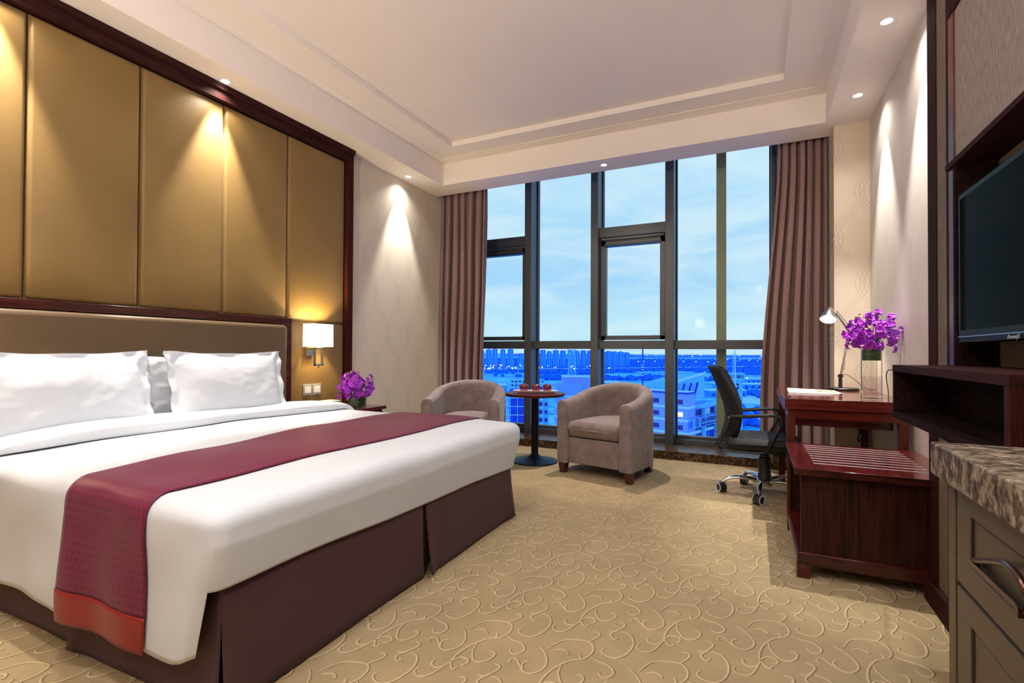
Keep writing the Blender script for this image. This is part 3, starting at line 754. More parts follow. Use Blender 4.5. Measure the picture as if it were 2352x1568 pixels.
bar((-3.225, 2.90, 1.060), (-3.12, 2.915, 1.075)); bar((-3.135, 2.90, 1.060), (-3.12, 2.99, 1.075)); bar((-3.135, 2.90, .930), (-3.12, 2.915, 1.075)); bar((-3.135, 2.975, .930), (-3.12, 2.99, 1.075)); bar((-3.135, 2.90, .930), (-3.12, 2.99, .945))
m.build('arm', 'nickel', sc, bevel=.0015)
m = MB(); m.cyl((.1275, -.015, -.068), .006, -.018, .012, 12); m.build('lower_knob', 'nickel', sc, smooth=True); m = MB(); m.cyl((.115, -.018, 0), .012, .07, .12, 12); m.build('socket', 'nickel', sc, smooth=True)
m = MB(); m.sphere((.105, -.025, .17), .028, 16, 10, (1, 1, 1.35)); m.build('bulb', 'shade_lit', sc, smooth=True)
# ---- switches
def switch(label, y0, y1, n):
    t = thing('light_switch', label, 'light switch', (-3.256, (y0 + y1) / 2, .733), group='switches beside the bed')
    w = (y1 - y0) / 2
    m = MB(); m.box(0, -w, -.045, .010, w, .045); m.build('plate', 'grey_plastic', t, bevel=.004, seg=3)
    for k in range(n):
        a = -w + .012 + k * (2 * w - .024) / n
        m = MB(); m.box(.010, a, -.026, .014, a + (2 * w - .024) / n - .002, .026); m.build('rocker', 'white_plastic', t, bevel=.001)
switch('single grey wall switch plate below the sconce, the left one of two', 2.905, 2.992, 1)
switch('double grey wall switch plate below the sconce, the right one of two', 3.002, 3.089, 2)
# ================================================================== ARMCHAIRS
def make_armchair(label, loc, rz):
    t = thing('armchair', label, 'armchair', loc, rz, 'round-backed velvet armchairs by the window')
    Wo, Wi, yf, ys, bo, bi = .355, .245, -.325, .0, .345, .232
    def upath(w, b, n1=10, n2=30):
        out = [(-w, yf + (ys - yf) * k / n1) for k in range(n1)]
        out += [(-w * cos(pi * k / n2) if True else 0, ys + b * sin(pi * k / n2)) for k in range(n2 + 1)]
        out += [(w, ys + (yf - ys) * k / n1) for k in range(1, n1 + 1)]
        return out
    PO = upath(Wo, bo); PI = upath(Wi, bi); n = len(PO)
    sec = 7
    vs = []; rows = 0
    def station(k, sh=0.0, dy=0.0):
        xo, yo = PO[k]; xi, yi = PI[k]
        s = 1 - abs(k / (n - 1) * 2 - 1)                        # 0 front .. 1 back
        top = .635 + .135 * smoothstep(0, .95, s)
        flare = .018 * (1 - s)
        pts = []
        cxm, cym = (xo + xi) / 2, (yo + yi) / 2
        def P(f, z):                                            # f 0 outer .. 1 inner
            x = xo + (xi - xo) * f; y = yo + (yi - yo) * f
            return [cxm + (x - cxm) * (1 - sh), cym + (y - cym) * (1 - sh) + dy, z]
        zb = .095
        pts.append(P(.04, zb)); pts.append(P(0, zb + .012)); pts.append(P(0, .30)); pts.append(P(.02 - flare, .50)); pts.append(P(.04 - flare, top - .05))
        for q in range(sec):
            a = pi * q / (sec - 1); pts.append(P(.5 - .46 * cos(a) + (.5 - .46 * cos(a) - .5) * .0, top - .045 + .045 * sin(a) ** .7 * (1 - sh * .8)))
        pts.append(P(.98, top - .10)); pts.append(P(1.0, .44)); pts.append(P(1.06 if s < .2 else 1.0, .30)); pts.append(P(1.0, zb + .012)); pts.append(P(.96, zb))
        return pts
    order = [(0, .30, -.000), (0, .10, .004), (0, .0, .016)]
    rings = []
    rings.append(station(0, .16, -.014)); rings.append(station(0, .05, -.010)); rings.append(station(0, 0, .002))
    for k in range(1, n - 1): rings.append(station(k))
    rings.append(station(n - 1, 0, .002)); rings.append(station(n - 1, .05, -.010)); rings.append(station(n - 1, .16, -.014))
    m = MB(); c = len(rings[0]); vs = [p for r in rings for p in r]; fs = []
    for i in range(len(rings) - 1):
        for q in range(c): fs.append((i * c + q, i * c + (q + 1) % c, (i + 1) * c + (q + 1) % c, (i + 1) * c + q))
    fs.append(tuple(range(c))[::-1]); fs.append(tuple((len(rings) - 1) * c + q for q in range(c)))
    fs = [f[::-1] for f in fs]
    m.add(vs, fs); m.build('shell', 'chair_velvet', t, smooth=True, angle=60)
    m = MB(); m.box(-.246, -.322, .10, .246, .10, .318); m.box(-.20, .05, .10, .20, .20, .318)
    m.build('front_apron', 'chair_velvet', t, bevel=.012, seg=3)
    m = MB()
    def cu(a, b, top=True):
        u, v = a * 2 - 1, b
        y = -.345 + v * .565; w = .243 * (1 if y < 0 else sqrt(max(.12, 1 - (y / .25) ** 2 * .8)))
        ed = min(1, (1 - abs(u)) / .12, v / .06, (1 - v) / .1); ed = sqrt(max(0, 1 - (1 - max(0, ed)) ** 2))
        z = .395 + (.062 * ed + .016 * (1 - u * u) * min(1, v * 5) if top else -.068 * ed)
        return (u * w, y, z)
    m.grid(lambda a, b: cu(a, b, True), 28, 26); b2 = MB(); b2.grid(lambda a, b: cu(a, b, False), 28, 26); b2.f = [f[::-1] for f in b2.f]; m.add(b2.v, b2.f)
    so = m.build('seat_cushion', 'chair_velvet', t, smooth=True, angle=180, merge=True)
    m = MB(); m.tube([(-.236, -.335, .392), (-.12, -.349, .392), (0, -.352, .392), (.12, -.349, .392), (.236, -.335, .392)], .0035, 8); m.build('piping', 'chair_velvet', so, smooth=True)
    for sx in (-1, 1):
        m = MB(); m.tube([(sx * .249, -.337, .10), (sx * .249, -.337, .31)], .003, 6); m.build('piping', 'chair_velvet', t, smooth=True)
    for sx in (-1, 1):
        for fy in (-.285, .20):
            x = sx * (.315 if fy < 0 else .25); m = MB(); a, b = .036, .025
            m.hexa([(x - b, fy - b, 0), (x + b, fy - b, 0), (x + b, fy + b, 0), (x - b, fy + b, 0)], [(x - a, fy - a, .105), (x + a, fy - a, .105), (x + a, fy + a, .105), (x - a, fy + a, .105)])
            m.build('leg', 'leg_wood', t, bevel=.002)
    return t
make_armchair('mauve velvet armchair standing right of the round table, seen whole', (-1.118, 4.372, 0), radians(-14))
make_armchair('mauve velvet armchair behind the foot of the bed, left of the round table', (-2.415, 4.085, 0), radians(18))
# ================================================================== ROUND TABLE, PLATE, APPLES
TX, TY = -1.885, 4.445
t = thing('side_table', 'round dark wood pedestal table on black metal foot between the two armchairs', 'table', (TX, TY, 0))
m = MB(); m.lathe([(.262, .628), (.282, .630), (.288, .640), (.288, .652), (.284, .657)], n=64); m.build('table_top', 'side_top', t, smooth=True, angle=30)
m = MB(); m.lathe([(.033, .03), (.033, .628)], n=32); m.lathe([(.09, .618), (.09, .629)], n=24); m.build('pole', 'black_gloss', t, smooth=True, angle=30)
m = MB(); m.lathe([(.215, 0), (.22, .004), (.218, .012), (.15, .026), (.08, .040), (.045, .060), (.036, .075)], n=56); m.build('base', 'black_gloss', t, smooth=True, angle=50)
pa = radians(20)
pl = MB()
def pp(a, b, zz=0):
    return 0
oc = [(-.205, -.032), (-.19, -.05), (.19, -.05), (.205, -.032), (.205, .032), (.19, .05), (-.19, .05), (-.205, .032)]
def ring(sx, sy, z): return [(x * sx, y * sy, z) for x, y in oc]
R_ = [ring(.72, .62, 0), ring(.80, .75, .003), ring(1.04, 1.05, .022), ring(1.04, 1.05, .026), ring(.98, .92, .024), ring(.78, .70, .010), ring(.3, .3, .009)]
vs = [p for r in R_ for p in r]; fs = []
for i in range(len(R_) - 1):
    for q in range(8): fs.append((i * 8 + q, i * 8 + (q + 1) % 8, (i + 1) * 8 + (q + 1) % 8, (i + 1) * 8 + q))
fs.append(tuple(range(8))[::-1]); fs.append(tuple((len(R_) - 1) * 8 + q for q in range(8)))
pl.add(vs, fs); po = pl.build('serving_plate', 'porcelain', smooth=True, angle=40); po.location = (TX + .018, TY - .03, .657); po.rotation_euler = (0, 0, pa)
tag(po, 'long white rectangular plate on the round table holding three apples', 'plate')
def apple(label, d, seed):
    m = MB(); pr = [(.003, .012), (.014, .004), (.022, 0), (.030, .006), (.0355, .022), (.0375, .040), (.0355, .055), (.028, .066), (.018, .0695), (.008, .065), (.001, .058)]
    pr = [(a * 1.16, b * 1.12) for a, b in pr]; m.lathe(pr, n=28); o = m.build('apple', 'apple', smooth=True, angle=180)
    m = MB(); m.tube([(0, 0, .066), (.001, .001, .076), (.004, .001, .082)], .0014, 6); m.build('stem', 'stem', o, smooth=True)
    o.location = (TX + .018 + d * cos(pa), TY - .03 + d * sin(pa), .667); o.rotation_euler = (0, 0, seed)
    o.scale = (1, 1, 1)
    tag(o, label, 'apple', 'red apples on the white plate')
apple('dark red apple at the left end of the white plate', -.112, 1); apple('dark red apple in the middle of the white plate', .003, 2.4); apple('dark red apple at the right end of the white plate', .112, 4)
# ================================================================== OFFICE CHAIR
OC = (.08, 4.165, 0)
oc_ = thing('office_chair', 'black mesh office chair with chrome five-star base pulled up to the desk', 'office chair', OC, 0)
def o3(x, y, z): return (x - OC[0], y - OC[1], z)
BP = [(-.318, .948), (-.305, .925), (-.274, .854), (-.227, .75), (-.199, .665), (-.186, .576), (-.195, .515), (-.222, .423), (-.228, .405)]
def bx_(z):
    for (xa, za), (xb, zb) in zip(BP, BP[1:]):
        if zb <= z <= za: return xb + (xa - xb) * (z - zb) / (za - zb)
    return BP[-1][0]
def back(side):
    def fn(a, b):
        u = a * 2 - 1; z = .41 + (.945 - .41) * b
        hw = .215 * (1 - .10 * smoothstep(.75, .95, z)) * (1 - .25 * smoothstep(.55, .41, z))
        y = OC[1] + u * hw * sqrt(max(.0, 1 - .02 * abs(u)))
        th = .040 * (min(1, (1 - abs(u)) / .10) ** .5 if abs(u) < 1 else 0) * min(1, (1 - b) / .03 + .15, b / .03 + .2)
        x = bx_(z) + .085 * u * u
        if side: x += .012 + th
        else: x -= 0; x -= .006 * (((z * 1.0) / .052) % 1.0) * (1 if z < .82 else 0) * (1 - u * u * .2)
        z += -.015 * u * u * smoothstep(.8, .94, z)
        return o3(x, y, z)
    return fn
m = MB(); m.grid(back(1), 24, 60); b2 = MB(); b2.grid(back(0), 24, 90); b2.f = [f[::-1] for f in b2.f]; m.add(b2.v, b2.f)
# close the rim
def rim(ed):
    vs = []; fs = []
    for k in range(41):
        q = k / 40; vs += [back(1)(ed, q), back(0)(ed, q)]
    for k in range(40): fs.append((2 * k, 2 * k + 1, 2 * k + 3, 2 * k + 2))
    if ed == 0: fs = [f[::-1] for f in fs]
    m.add(vs, fs)
rim(0); rim(1)
for q in (0, 1):
    vs = []; fs = []
    for k in range(25): vs += [back(1)(k / 24, q), back(0)(k / 24, q)]
    for k in range(24): fs.append((2 * k, 2 * k + 1, 2 * k + 3, 2 * k + 2))
    m.add(vs, fs)
bk = m.build('backrest', 'black_mesh', oc_, smooth=True, angle=40)
m = MB()                                                        # edge piping of the back
for u in (0, 1):
    m.tube([tuple(Vector(back(1)(u, k / 30)) + Vector((.004, 0, 0))) for k in range(31)], .006, 8)
m.tube([tuple(Vector(back(1)(k / 20, 1)) + Vector((.0, 0, .002))) for k in range(21)], .007, 8)
m.build('back_frame', 'black_plastic', bk, smooth=True)
LP = [(-.150, .585), (-.08, .593), (.0, .600), (.10, .612), (.141, .613), (.172, .606), (.186, .585), (.180, .543), (.150, .48), (.12, .42), (.090, .358), (.06, .343), (-.043, .340), (-.17, .342), (-.205, .347), (-.230, .368), (-.226, .395), (-.209, .425), (-.18, .49), (-.160, .54)]
for sy, yy in ((-1, 3.925), (1, 4.405)):
    pts = catmull([(x, 0, z) for x, z in LP + [LP[0]]], 4)[:-1]
    m = MB()
    def yo(z, x): return yy + (sy * -.012 if z > .58 else 0) + (-sy * .05 * smoothstep(.40, .345, z))
    m.tube([o3(p.x, yo(p.z, p.x), p.z) for p in pts], .0125, 10, flat=(1.25, .85), closed=True)
    m.build('arm_loop', 'black_plastic', oc_, smooth=True)
    m = MB(); m.hexa([o3(-.145, yy - .018, .588), o3(.14, yy - .018, .606), o3(.14, yy + .018, .606), o3(-.145, yy + .018, .588)], [o3(-.145, yy - .016, .602), o3(.14, yy - .016, .628), o3(.14, yy + .016, .628), o3(-.145, yy + .016, .602)])
    m.build('armrest_pad', 'black_plastic', oc_, bevel=.006, seg=3)
    m = MB(); m.tube([o3(-.16, yy, .56), o3(-.165, (yy * .5 + OC[1] * .5), .50), o3(-.165, OC[1], .49)], .012, 8); m.build('back_bracket', 'black_plastic', oc_, smooth=True)
m = MB()
def seat(a, b, top):
    u, v = a * 2 - 1, b
    x = -.175 + v * .50; hw = .235 * (1 - .18 * smoothstep(.7, 1, v)) * (1 - .1 * smoothstep(.15, 0, v))
    ed = max(0, min(1, (1 - abs(u)) / .12, v / .06, (1 - v) / .08)); ed = sqrt(1 - (1 - ed) ** 2)
    zc = .392 - .012 * smoothstep(.75, 1, v)
    z = zc + (.048 * ed - .008 * (1 - u * u) + .006 * sin(v * 3) if top else -.035 * ed)
    return o3(x, OC[1] + u * hw, z)
m.grid(lambda a, b: seat(a, b, True), 26, 30); b2 = MB(); b2.grid(lambda a, b: seat(a, b, False), 26, 30); b2.f = [f[::-1] for f in b2.f]; m.add(b2.v, b2.f)
m.build('seat', 'black_mesh', oc_, smooth=True, angle=180, merge=True)
m = MB(); m.box(-.11, -.09, .318, .09, .09, .345); m.box(-.26, -.02, .325, -.11, .02, .345); m.box(.08, .10, .27, .15, .14, .33); m.build('tilt_mechanism', 'black_plastic', oc_, bevel=.006)
m = MB(); m.lathe([(.046, .085), (.050, .10), (.046, .14), (.040, .17), (.040, .275), (.030, .285), (.030, .30), (.016, .302), (.016, .34)], n=28); m.build('gas_lift', 'black_plastic', oc_, smooth=True, angle=40)
m = MB(); m.lathe([(.050, .075), (.056, .08), (.056, .118), (.050, .125)], n=28); m.build('hub', 'chrome', oc_, smooth=True, angle=40)
for k in range(5):
    a = radians(190 + 72 * k); ca, sa = cos(a), sin(a)
    def P(r, z, w=0): return (r * ca - w * sa, r * sa + w * ca, z)
    m = MB(); m.tube([P(.04, .100), P(.10, .118), (P(.17, .122)), P(.22, .117), P(.265, .100), P(.293, .078)], [.020, .019, .017, .016, .014, .012], 12, flat=(1, .8))
    arm = m.build('base_arm', 'chrome', oc_, smooth=True)
    m = MB(); m.cyl(P(.297, 0), .007, .05, .082, 10); m.build('caster_stem', 'steel', arm, smooth=True)
    w = MB(); rw = .037; cx, cy = .297 * ca, .297 * sa
    # caster hood and two wheels, axle turned a little for each
    ang = a + radians((20, 65, -35, 10, 50)[k]); ax = Vector((cos(ang), sin(ang), 0)); fw = Vector((-sin(ang), cos(ang), 0))
    ctr = Vector((cx, cy, rw)) 
    def disc(mb, off, r, th, n=24):
        vs = []; 
        for s_ in (0, 1):
            for q in range(n):
                an = 2 * pi * q / n; vs.append(tuple(ctr + ax * (off + th * s_) + fw * cos(an) * r + Vector((0, 0, 1)) * sin(an) * r))
        fs = [(q, (q + 1) % n, n + (q + 1) % n, n + q) for q in range(n)] + [tuple(range(n))[::-1], tuple(range(n, 2 * n))]
        mb.add(vs, fs)
    disc(w, -.024, rw, .017); disc(w, .007, rw, .017); disc(w, -.010, rw * .95, .02)
    cs = w.build('caster', 'black_plastic', arm, smooth=True, angle=40)
    for s_ in (-1, 1):
        w = MB(); vs = []; n = 28; base_off = s_ * .0245
        for (r, h) in ((rw * .98, 0), (rw * .98, .0015), (rw * .72, .0015), (rw * .72, 0)):
            for q in range(n):
                an = 2 * pi * q / n; vs.append(tuple(ctr + ax * (base_off + s_ * h) + fw * cos(an) * r + Vector((0, 0, 1)) * sin(an) * r))
        fs = [(i * n + q, i * n + (q + 1) % n, (i + 1) * n + (q + 1) % n, (i + 1) * n + q) for i in range(3) for q in range(n)]
        w.add(vs, fs); w.build('wheel_ring', 'white_ring', arm, smooth=True, angle=40)
# ================================================================== DESK
dk = thing('writing_desk', 'glossy red wood writing desk in the corner below the patterned wall', 'desk', (.50, 4.05, 0)); D = (.50, 4.05, 0)
wbox('desk_top', 'desk_wood', (.178, 3.475, .712), (XR - .002, 4.645, .775), dk, D, bevel=.002)
wbox('apron', 'desk_wood', (.195, 3.50, .655), (XR - .004, 3.53, .708), dk, D, bevel=.002)
wbox('apron', 'desk_wood_y', (.195, 3.53, .655), (.222, 4.64, .708), dk, D, bevel=.002)
dw = wbox('drawer', 'desk_wood', (.235, 3.60, .600), (.74, 4.58, .700), dk, D, bevel=.002)
for (x, y) in ((.190, 3.50), (.745, 3.50), (.190, 4.59), (.745, 4.59)):
    wbox('leg', 'desk_wood_z', (x, y, 0), (x + .045, y + .045, .658), dk, D, bevel=.002)
# ---- luggage bench
bn = thing('luggage_bench', 'low red wood luggage bench with metal strips on top, in front of the desk', 'bench', (.5, 3.11, 0)); B_ = (.5, 3.11, 0)
wbox('top', 'bench_wood', (.178, 2.700, .482), (XR - .003, 3.470, .513), bn, B_, bevel=.002)
wbox('side_panel', 'bench_side', (.205, 2.735, .115), (XR - .006, 2.757, .482), bn, B_)
wbox('side_panel', 'bench_side', (.205, 3.44, .115), (XR - .006, 3.46, .482), bn, B_)
wbox('back_panel', 'bench_side', (.60, 2.757, .115), (.62, 3.44, .482), bn, B_)
wbox('shelf', 'bench_wood', (.192, 2.715, .098), (XR - .006, 3.46, .118), bn, B_, bevel=.001)
wbox('front_edge', 'wood_x', (.178, 2.6985, .4825), (XR - .003, 2.7015, .5125), bn, B_)
wbox('rail', 'wood_x', (.188, 2.712, .062), (XR - .006, 2.732, .117), bn, B_, bevel=.001)
wbox('rail', 'bench_wood', (.188, 2.732, .062), (.206, 3.46, .098), bn, B_, bevel=.001)
for (x, y) in ((.187, 2.712), (.75, 2.74), (.187, 3.405), (.75, 3.405)): wbox('foot', 'leg_wood', (x, y, 0), (x + .055, y + .055, .062), bn, B_, bevel=.001)
wbox('corner_post', 'desk_wood_z', (.187, 3.42, .062), (.205, 3.468, .482), bn, B_)
for k in range(9):
    y = 2.855 + k * (3.39 - 2.855) / 8
    m = MB(); m.box(.268 - B_[0], y - .0011 - B_[1], .513, .725 - B_[0], y + .0011 - B_[1], .5150); m.build('metal_strip', 'strip_metal', bn)
    for x in ():
        pass
# ---- things on the desk
fo_ = thing('paper_folder', 'white printed folder with a green picture lying on the red desk', 'folder', (.37, 4.10, .775), radians(0))
m = MB(); m.hexa([(-.145, -.15, 0), (.150, -.17, 0), (.165, .20, 0), (-.130, .23, 0)], [(-.145, -.15, .006), (.150, -.17, .006), (.165, .20, .006), (-.130, .23, .006)]); m.build('cover', 'paper', fo_)
m = MB(); m.hexa([(-.150, -.13, .006), (.170, -.14, .006), (.155, .15, .006), (-.135, .20, .006)], [(-.150, -.13, .014), (.170, -.14, .009), (.155, .15, .009), (-.135, .20, .014)]); m.build('top_sheet', 'paper', fo_)
m = MB(); m.hexa([(.06, -.12, .0105), (.15, -.12, .0095), (.15, .03, .0095), (.06, .05, .0105)], [(.06, -.12, .0112), (.15, -.12, .0102), (.15, .03, .0102), (.06, .05, .0112)]); m.build('picture', 'print_green', fo_)
m = MB(); m.hexa([(.035, -.12, .0112), (.07, -.12, .0112), (.06, .05, .0112), (.035, .05, .0112)], [(.035, -.12, .0122), (.07, -.12, .0120), (.06, .05, .0120), (.035, .05, .0122)]); m.build('picture', 'print_brown', fo_)
m = MB()
for k in range(7): m.box(-.11, -.10 + k * .035, .0135, .02, -.096 + k * .035, .0142)
m.build('print_lines', 'print_grey', fo_)
LX, LY = .612, 4.455
lp = thing('desk_lamp', 'silver desk lamp with a lit cone shade and round black base on the desk', 'desk lamp', (LX, LY, .775))
m = MB(); m.lathe([(.098, 0), (.100, .003), (.100, .014), (.096, .018)], n=48); m.build('base', 'black_plastic', lp, smooth=True, angle=30)
m = MB(); m.lathe([(.013, .018), (.012, .085), (.010, .092)], (-.018, 0, 0), 16); m.cyl((-.018, -.014, .105), .016, -.0, .028, 16, ax='y'); m.build('stem', 'black_plastic', lp, smooth=True, angle=40)
def l3(x, z, y=LY): return (x - LX, y - LY, z - .775)
m = MB(); m.tube([l3(.597, .885), l3(.652, 1.215)], .0075, 12); m.build('lower_arm', 'steel', lp, smooth=True)
m = MB(); m.tube([l3(.610, .92), l3(.622, 1.0)], .0065, 8); m.build('spring', 'grey_plastic', lp, smooth=True)
m = MB(); m.cyl(l3(.652, 1.215, LY - .012), .012, 0, .024, 14, ax='y'); m.build('elbow', 'black_plastic', lp, smooth=True)
m = MB(); m.tube([l3(.652, 1.215), l3(.565, 1.355)], .0075, 12); m.tube([l3(.665, 1.235, LY + .01), l3(.570, 1.375, LY + .01)], .0022, 6); m.build('upper_arm', 'steel', lp, smooth=True)
shd = bpy.data.objects.new('lamp_shade', None)
bpy.data.objects.remove(shd)
prof = [(.058, -.055), (.052, -.030), (.040, .005), (.026, .035), (.014, .050), (.002, .055)]
inn = [(.002, .050), (.012, .045), (.024, .030), (.037, .003), (.049, -.030), (.055, -.054)]
m = MB(); n = 32; ring_ = prof + inn; vs = []
for (r, z) in ring_:
    for k in range(n): vs.append((r * cos(2 * pi * k / n), r * sin(2 * pi * k / n), z))
fs = [(i * n + k, i * n + (k + 1) % n, (i + 1) % len(ring_) * n + (k + 1) % n, (i + 1) % len(ring_) * n + k) for i in range(len(ring_)) for k in range(n) if i != 5]
m.add(vs, fs); sh = m.build('lamp_shade', 'steel', lp, smooth=True, angle=50); sh.location = l3(.522, 1.352); sh.rotation_euler = (radians(-30), radians(10), 0)
m = MB(); m.sphere((0, 0, -.030), .019, 16, 10); m.build('bulb', 'bulb', sh, smooth=True)
cable = MB(); cable.tube([tuple(p) for p in catmull([l3(.60, .885), l3(.625, .893), l3(.66, .875), l3(.70, .84), l3(.74, .80, LY - .03), l3(.80, .79, LY - .06)], 6)], .0022, 6); cable.build('power_cord', 'black_plastic', lp, smooth=True)
# ---- flower arrangements
def blossom_mesh():
    m = MB()
    for k in range(10):
        a = 2 * pi * k / 5 + .3 + (.6 if k > 4 else 0); w = (.0088 if k in (1, 4, 6, 8) else .0072); Ln = .0175 if k < 5 else .014; lift = 0 if k < 5 else .009
        def fn(s, t_):
            u = s * 2 - 1; v = t_
            wid = w * sin(pi * min(1, .12 + v * .86)) ** .8
            x, y, z = v * Ln, u * wid, .004 * sin(v * 2.6) - .008 * v * v + .003 * u * u + lift * v
            return (x * cos(a) - y * sin(a), x * sin(a) + y * cos(a), z)
        m.grid(fn, 3, 5)
    m.sphere((0, 0, .003), .004, 8, 5, (1, 1, .8))
    return m
def flowers(parent, c, rx, rz, n, seed, base_z, k_scale=1.0, skew=None):
    rnd = random.Random(seed)
    proto = None; pale = None; i = 0
    while i < n:
        ph = rnd.uniform(0, 2 * pi); ct = rnd.uniform(-.78, 1); st = sqrt(1 - ct * ct); rr = rnd.uniform(.62, 1.03)
        if rnd.random() < .12: rr = 1.15
        d = Vector((st * cos(ph), st * sin(ph), ct))
        p = Vector((c[0] + rx * rr * d.x * (1 - .18 * max(0, ct)), c[1] + rx * rr * d.y * (1 - .18 * max(0, ct)), c[2] + rz * rr * d.z))
        kind = 'petal' if rnd.random() > .22 else 'petal_pale'
        src = proto if kind == 'petal' else pale
        if src is None:
            o = blossom_mesh().build('blossom', kind, parent, smooth=True, angle=180)
            if kind == 'petal': proto = o
            else: pale = o
        else: o = src.copy(); COL.objects.link(o); o.parent = parent
        o.location = p; s_ = rnd.uniform(1.15, 1.8) * k_scale; o.scale = (s_, s_, s_)
        q = (d + Vector((rnd.uniform(-.5, .5), rnd.uniform(-.5, .5), rnd.uniform(-.4, .4)))).normalized().to_track_quat('Z', 'Y')
        e = q.to_matrix() @ Matrix.Rotation(rnd.uniform(0, 6), 3, 'Z'); o.rotation_euler = e.to_euler()
        i += 1
    # buds at the top
    for k in range(9):
        m = MB(); a = rnd.uniform(0, 2 * pi); r = rx * rnd.uniform(.1, .75); z = c[2] + rz * sqrt(max(0, 1 - (r / rx) ** 2)) * rnd.uniform(1.02, 1.14)
        m.sphere((c[0] + r * cos(a), c[1] + r * sin(a), z), .0062 * k_scale, 8, 6, (1, 1, 1.5))
        m.build('bud', 'bud', parent, smooth=True)
    m = MB()
    for k in range(16):
        a = rnd.uniform(0, 2 * pi); r = rx * rnd.uniform(.3, .95); z = c[2] + rz * rnd.uniform(-.2, .8) * (1.05 - r / rx * .5)
        m.tube([(c[0] + r * .12 * cos(a), c[1] + r * .12 * sin(a), base_z), (c[0] + r * .5 * cos(a), c[1] + r * .5 * sin(a), (base_z + z) / 2 + .01), (c[0] + r * cos(a), c[1] + r * sin(a), z)], .0020, 6)
    m.build('stems', 'stem', parent, smooth=True)
VX, VY = .663, 3.755
va = thing('flower_vase', 'tall clear glass cylinder of water with purple orchids on the desk', 'vase of flowers', (VX, VY, .775))
def glass_cyl(r, z0, z1, th, base):
    m = MB(); n = 48; pr = [(.002, z0), (r, z0), (r, z1), (r - th, z1), (r - th, z0 + base), (.002, z0 + base)]; vs = []
    for (q, z) in pr:
        for k in range(n): vs.append((q * cos(2 * pi * k / n), q * sin(2 * pi * k / n), z))
    fs = [(i * n + k, i * n + (k + 1) % n, (i + 1) * n + (k + 1) % n, (i + 1) * n + k) for i in range(5) for k in range(n)]
    return m.add(vs, fs)
glass_cyl(.054, 0, .305, .0035, .014).build('vase', 'vase_glass', va, smooth=True, angle=40)
m = MB(); m.lathe([(.0498, .0145), (.0498, .133)], n=40); m.build('water', 'water', va, smooth=True, angle=40)
m = MB(); m.lathe([(.0495, .232), (.0495, .300)], n=40); m.build('leaf_wrap', 'leaf', va, smooth=True, angle=40)
flowers(va, (0, 0, .396), .134, .132, 98, 3, .30)
VX2, VY2 = -2.905, 3.135
vb = thing('flower_bowl', 'small glass bowl wrapped in green leaf with purple orchids on the nightstand', 'vase of flowers', (VX2, VY2, .598))
glass_cyl(.078, 0, .085, .003, .010).build('vase', 'vase_glass', vb, smooth=True, angle=40)
m = MB(); m.lathe([(.0735, .012), (.0735, .082)], n=40); m.build('leaf_wrap', 'leaf', vb, smooth=True, angle=40)
flowers(vb, (0, 0, .165), .138, .115, 96, 8, .08, 1.0)
# ---- cord hanging from the shelf, and the loop under the desk
m = MB(); pts = [(.498, 2.44, .975), (.478, 2.47, .972), (.466, 2.49, .94), (.476, 2.50, .89), (.484, 2.50, .85), (.482, 2.50, .80), (.50, 2.52, .78)]
pts = [(.506, 2.458, .984), (.517, 2.60, .979), (.550, 2.80, .952), (.611, 3.10, .905), (.686, 3.45, .845), (.745, 3.74, .785), (.762, 3.84, .7775)]
m.tube([tuple(p) for p in catmull(pts, 6)], .0022, 6); tag(m.build('power_cord', 'black_plastic', smooth=True), 'thin black cord coming out of the wall shelf end towards the desk', 'cord')
m = MB(); m.tube([tuple(p) for p in catmull([(.62, 4.0, .594), (.63, 3.98, .55), (.66, 3.96, .49), (.675, 3.95, .46), (.66, 3.97, .50), (.64, 3.98, .56), (.645, 3.97, .50), (.625, 3.97, .47), (.635, 3.98, .53), (.64, 4.0, .594)], 6)], .004, 6)
tag(m.build('cable_bundle', 'black_plastic', smooth=True), 'looped black cable bundle hanging under the desk drawer', 'cable')
# ================================================================== TV AND SHELF
tv = thing('television', 'large flat black television mounted in the dark niche on the right', 'television', (.775, 1.875, 1.36))
m = MB(); m.box(-.095, -.485, -.27, -.045, .485, .27); m.build('housing', 'tv_bezel', tv, bevel=.006, seg=3)
m = MB(); m.box(-.097, -.460, -.225, -.0948, .460, .248); m.build('screen', 'screen', tv)
m = MB(); m.box(-.099, -.478, -.250, -.095, .478, -.247); m.build('trim_line', 'steel', tv)
m = MB(); m.box(-.045, -.15, -.12, .010, .15, .12); m.build('wall_bracket', 'black_plastic', tv)
text_mesh('brand_mark', 'Skyworth', .020, 'logo_grey', tv, (-.0975, .03 + .02, -.2655), (radians(90), 0, radians(-90)), .0006, 0, 'CENTER', True)
sf = thing('wall_shelf', 'dark wood open box shelf mounted under the television', 'shelf', (.70, 1.955, .90)); F_ = (.70, 1.955, .90)
wbox('top_board', 'trim_dark', (.502, 1.450, .980), (.783, 2.455, 1.006), sf, F_, bevel=.001)
wbox('bottom_board', 'dark_wood', (.502, 1.450, .800), (.685, 2.455, .825), sf, F_, bevel=.001)
wbox('end_board', 'dark_wood', (.503, 2.430, .825), (.685, 2.454, .980), sf, F_)
wbox('end_board', 'wood_z', (.503, 1.451, .825), (.685, 1.477, .980), sf, F_)
wbox('back_board', 'dark_wood', (.668, 1.477, .825), (.684, 2.430, .980), sf, F_)
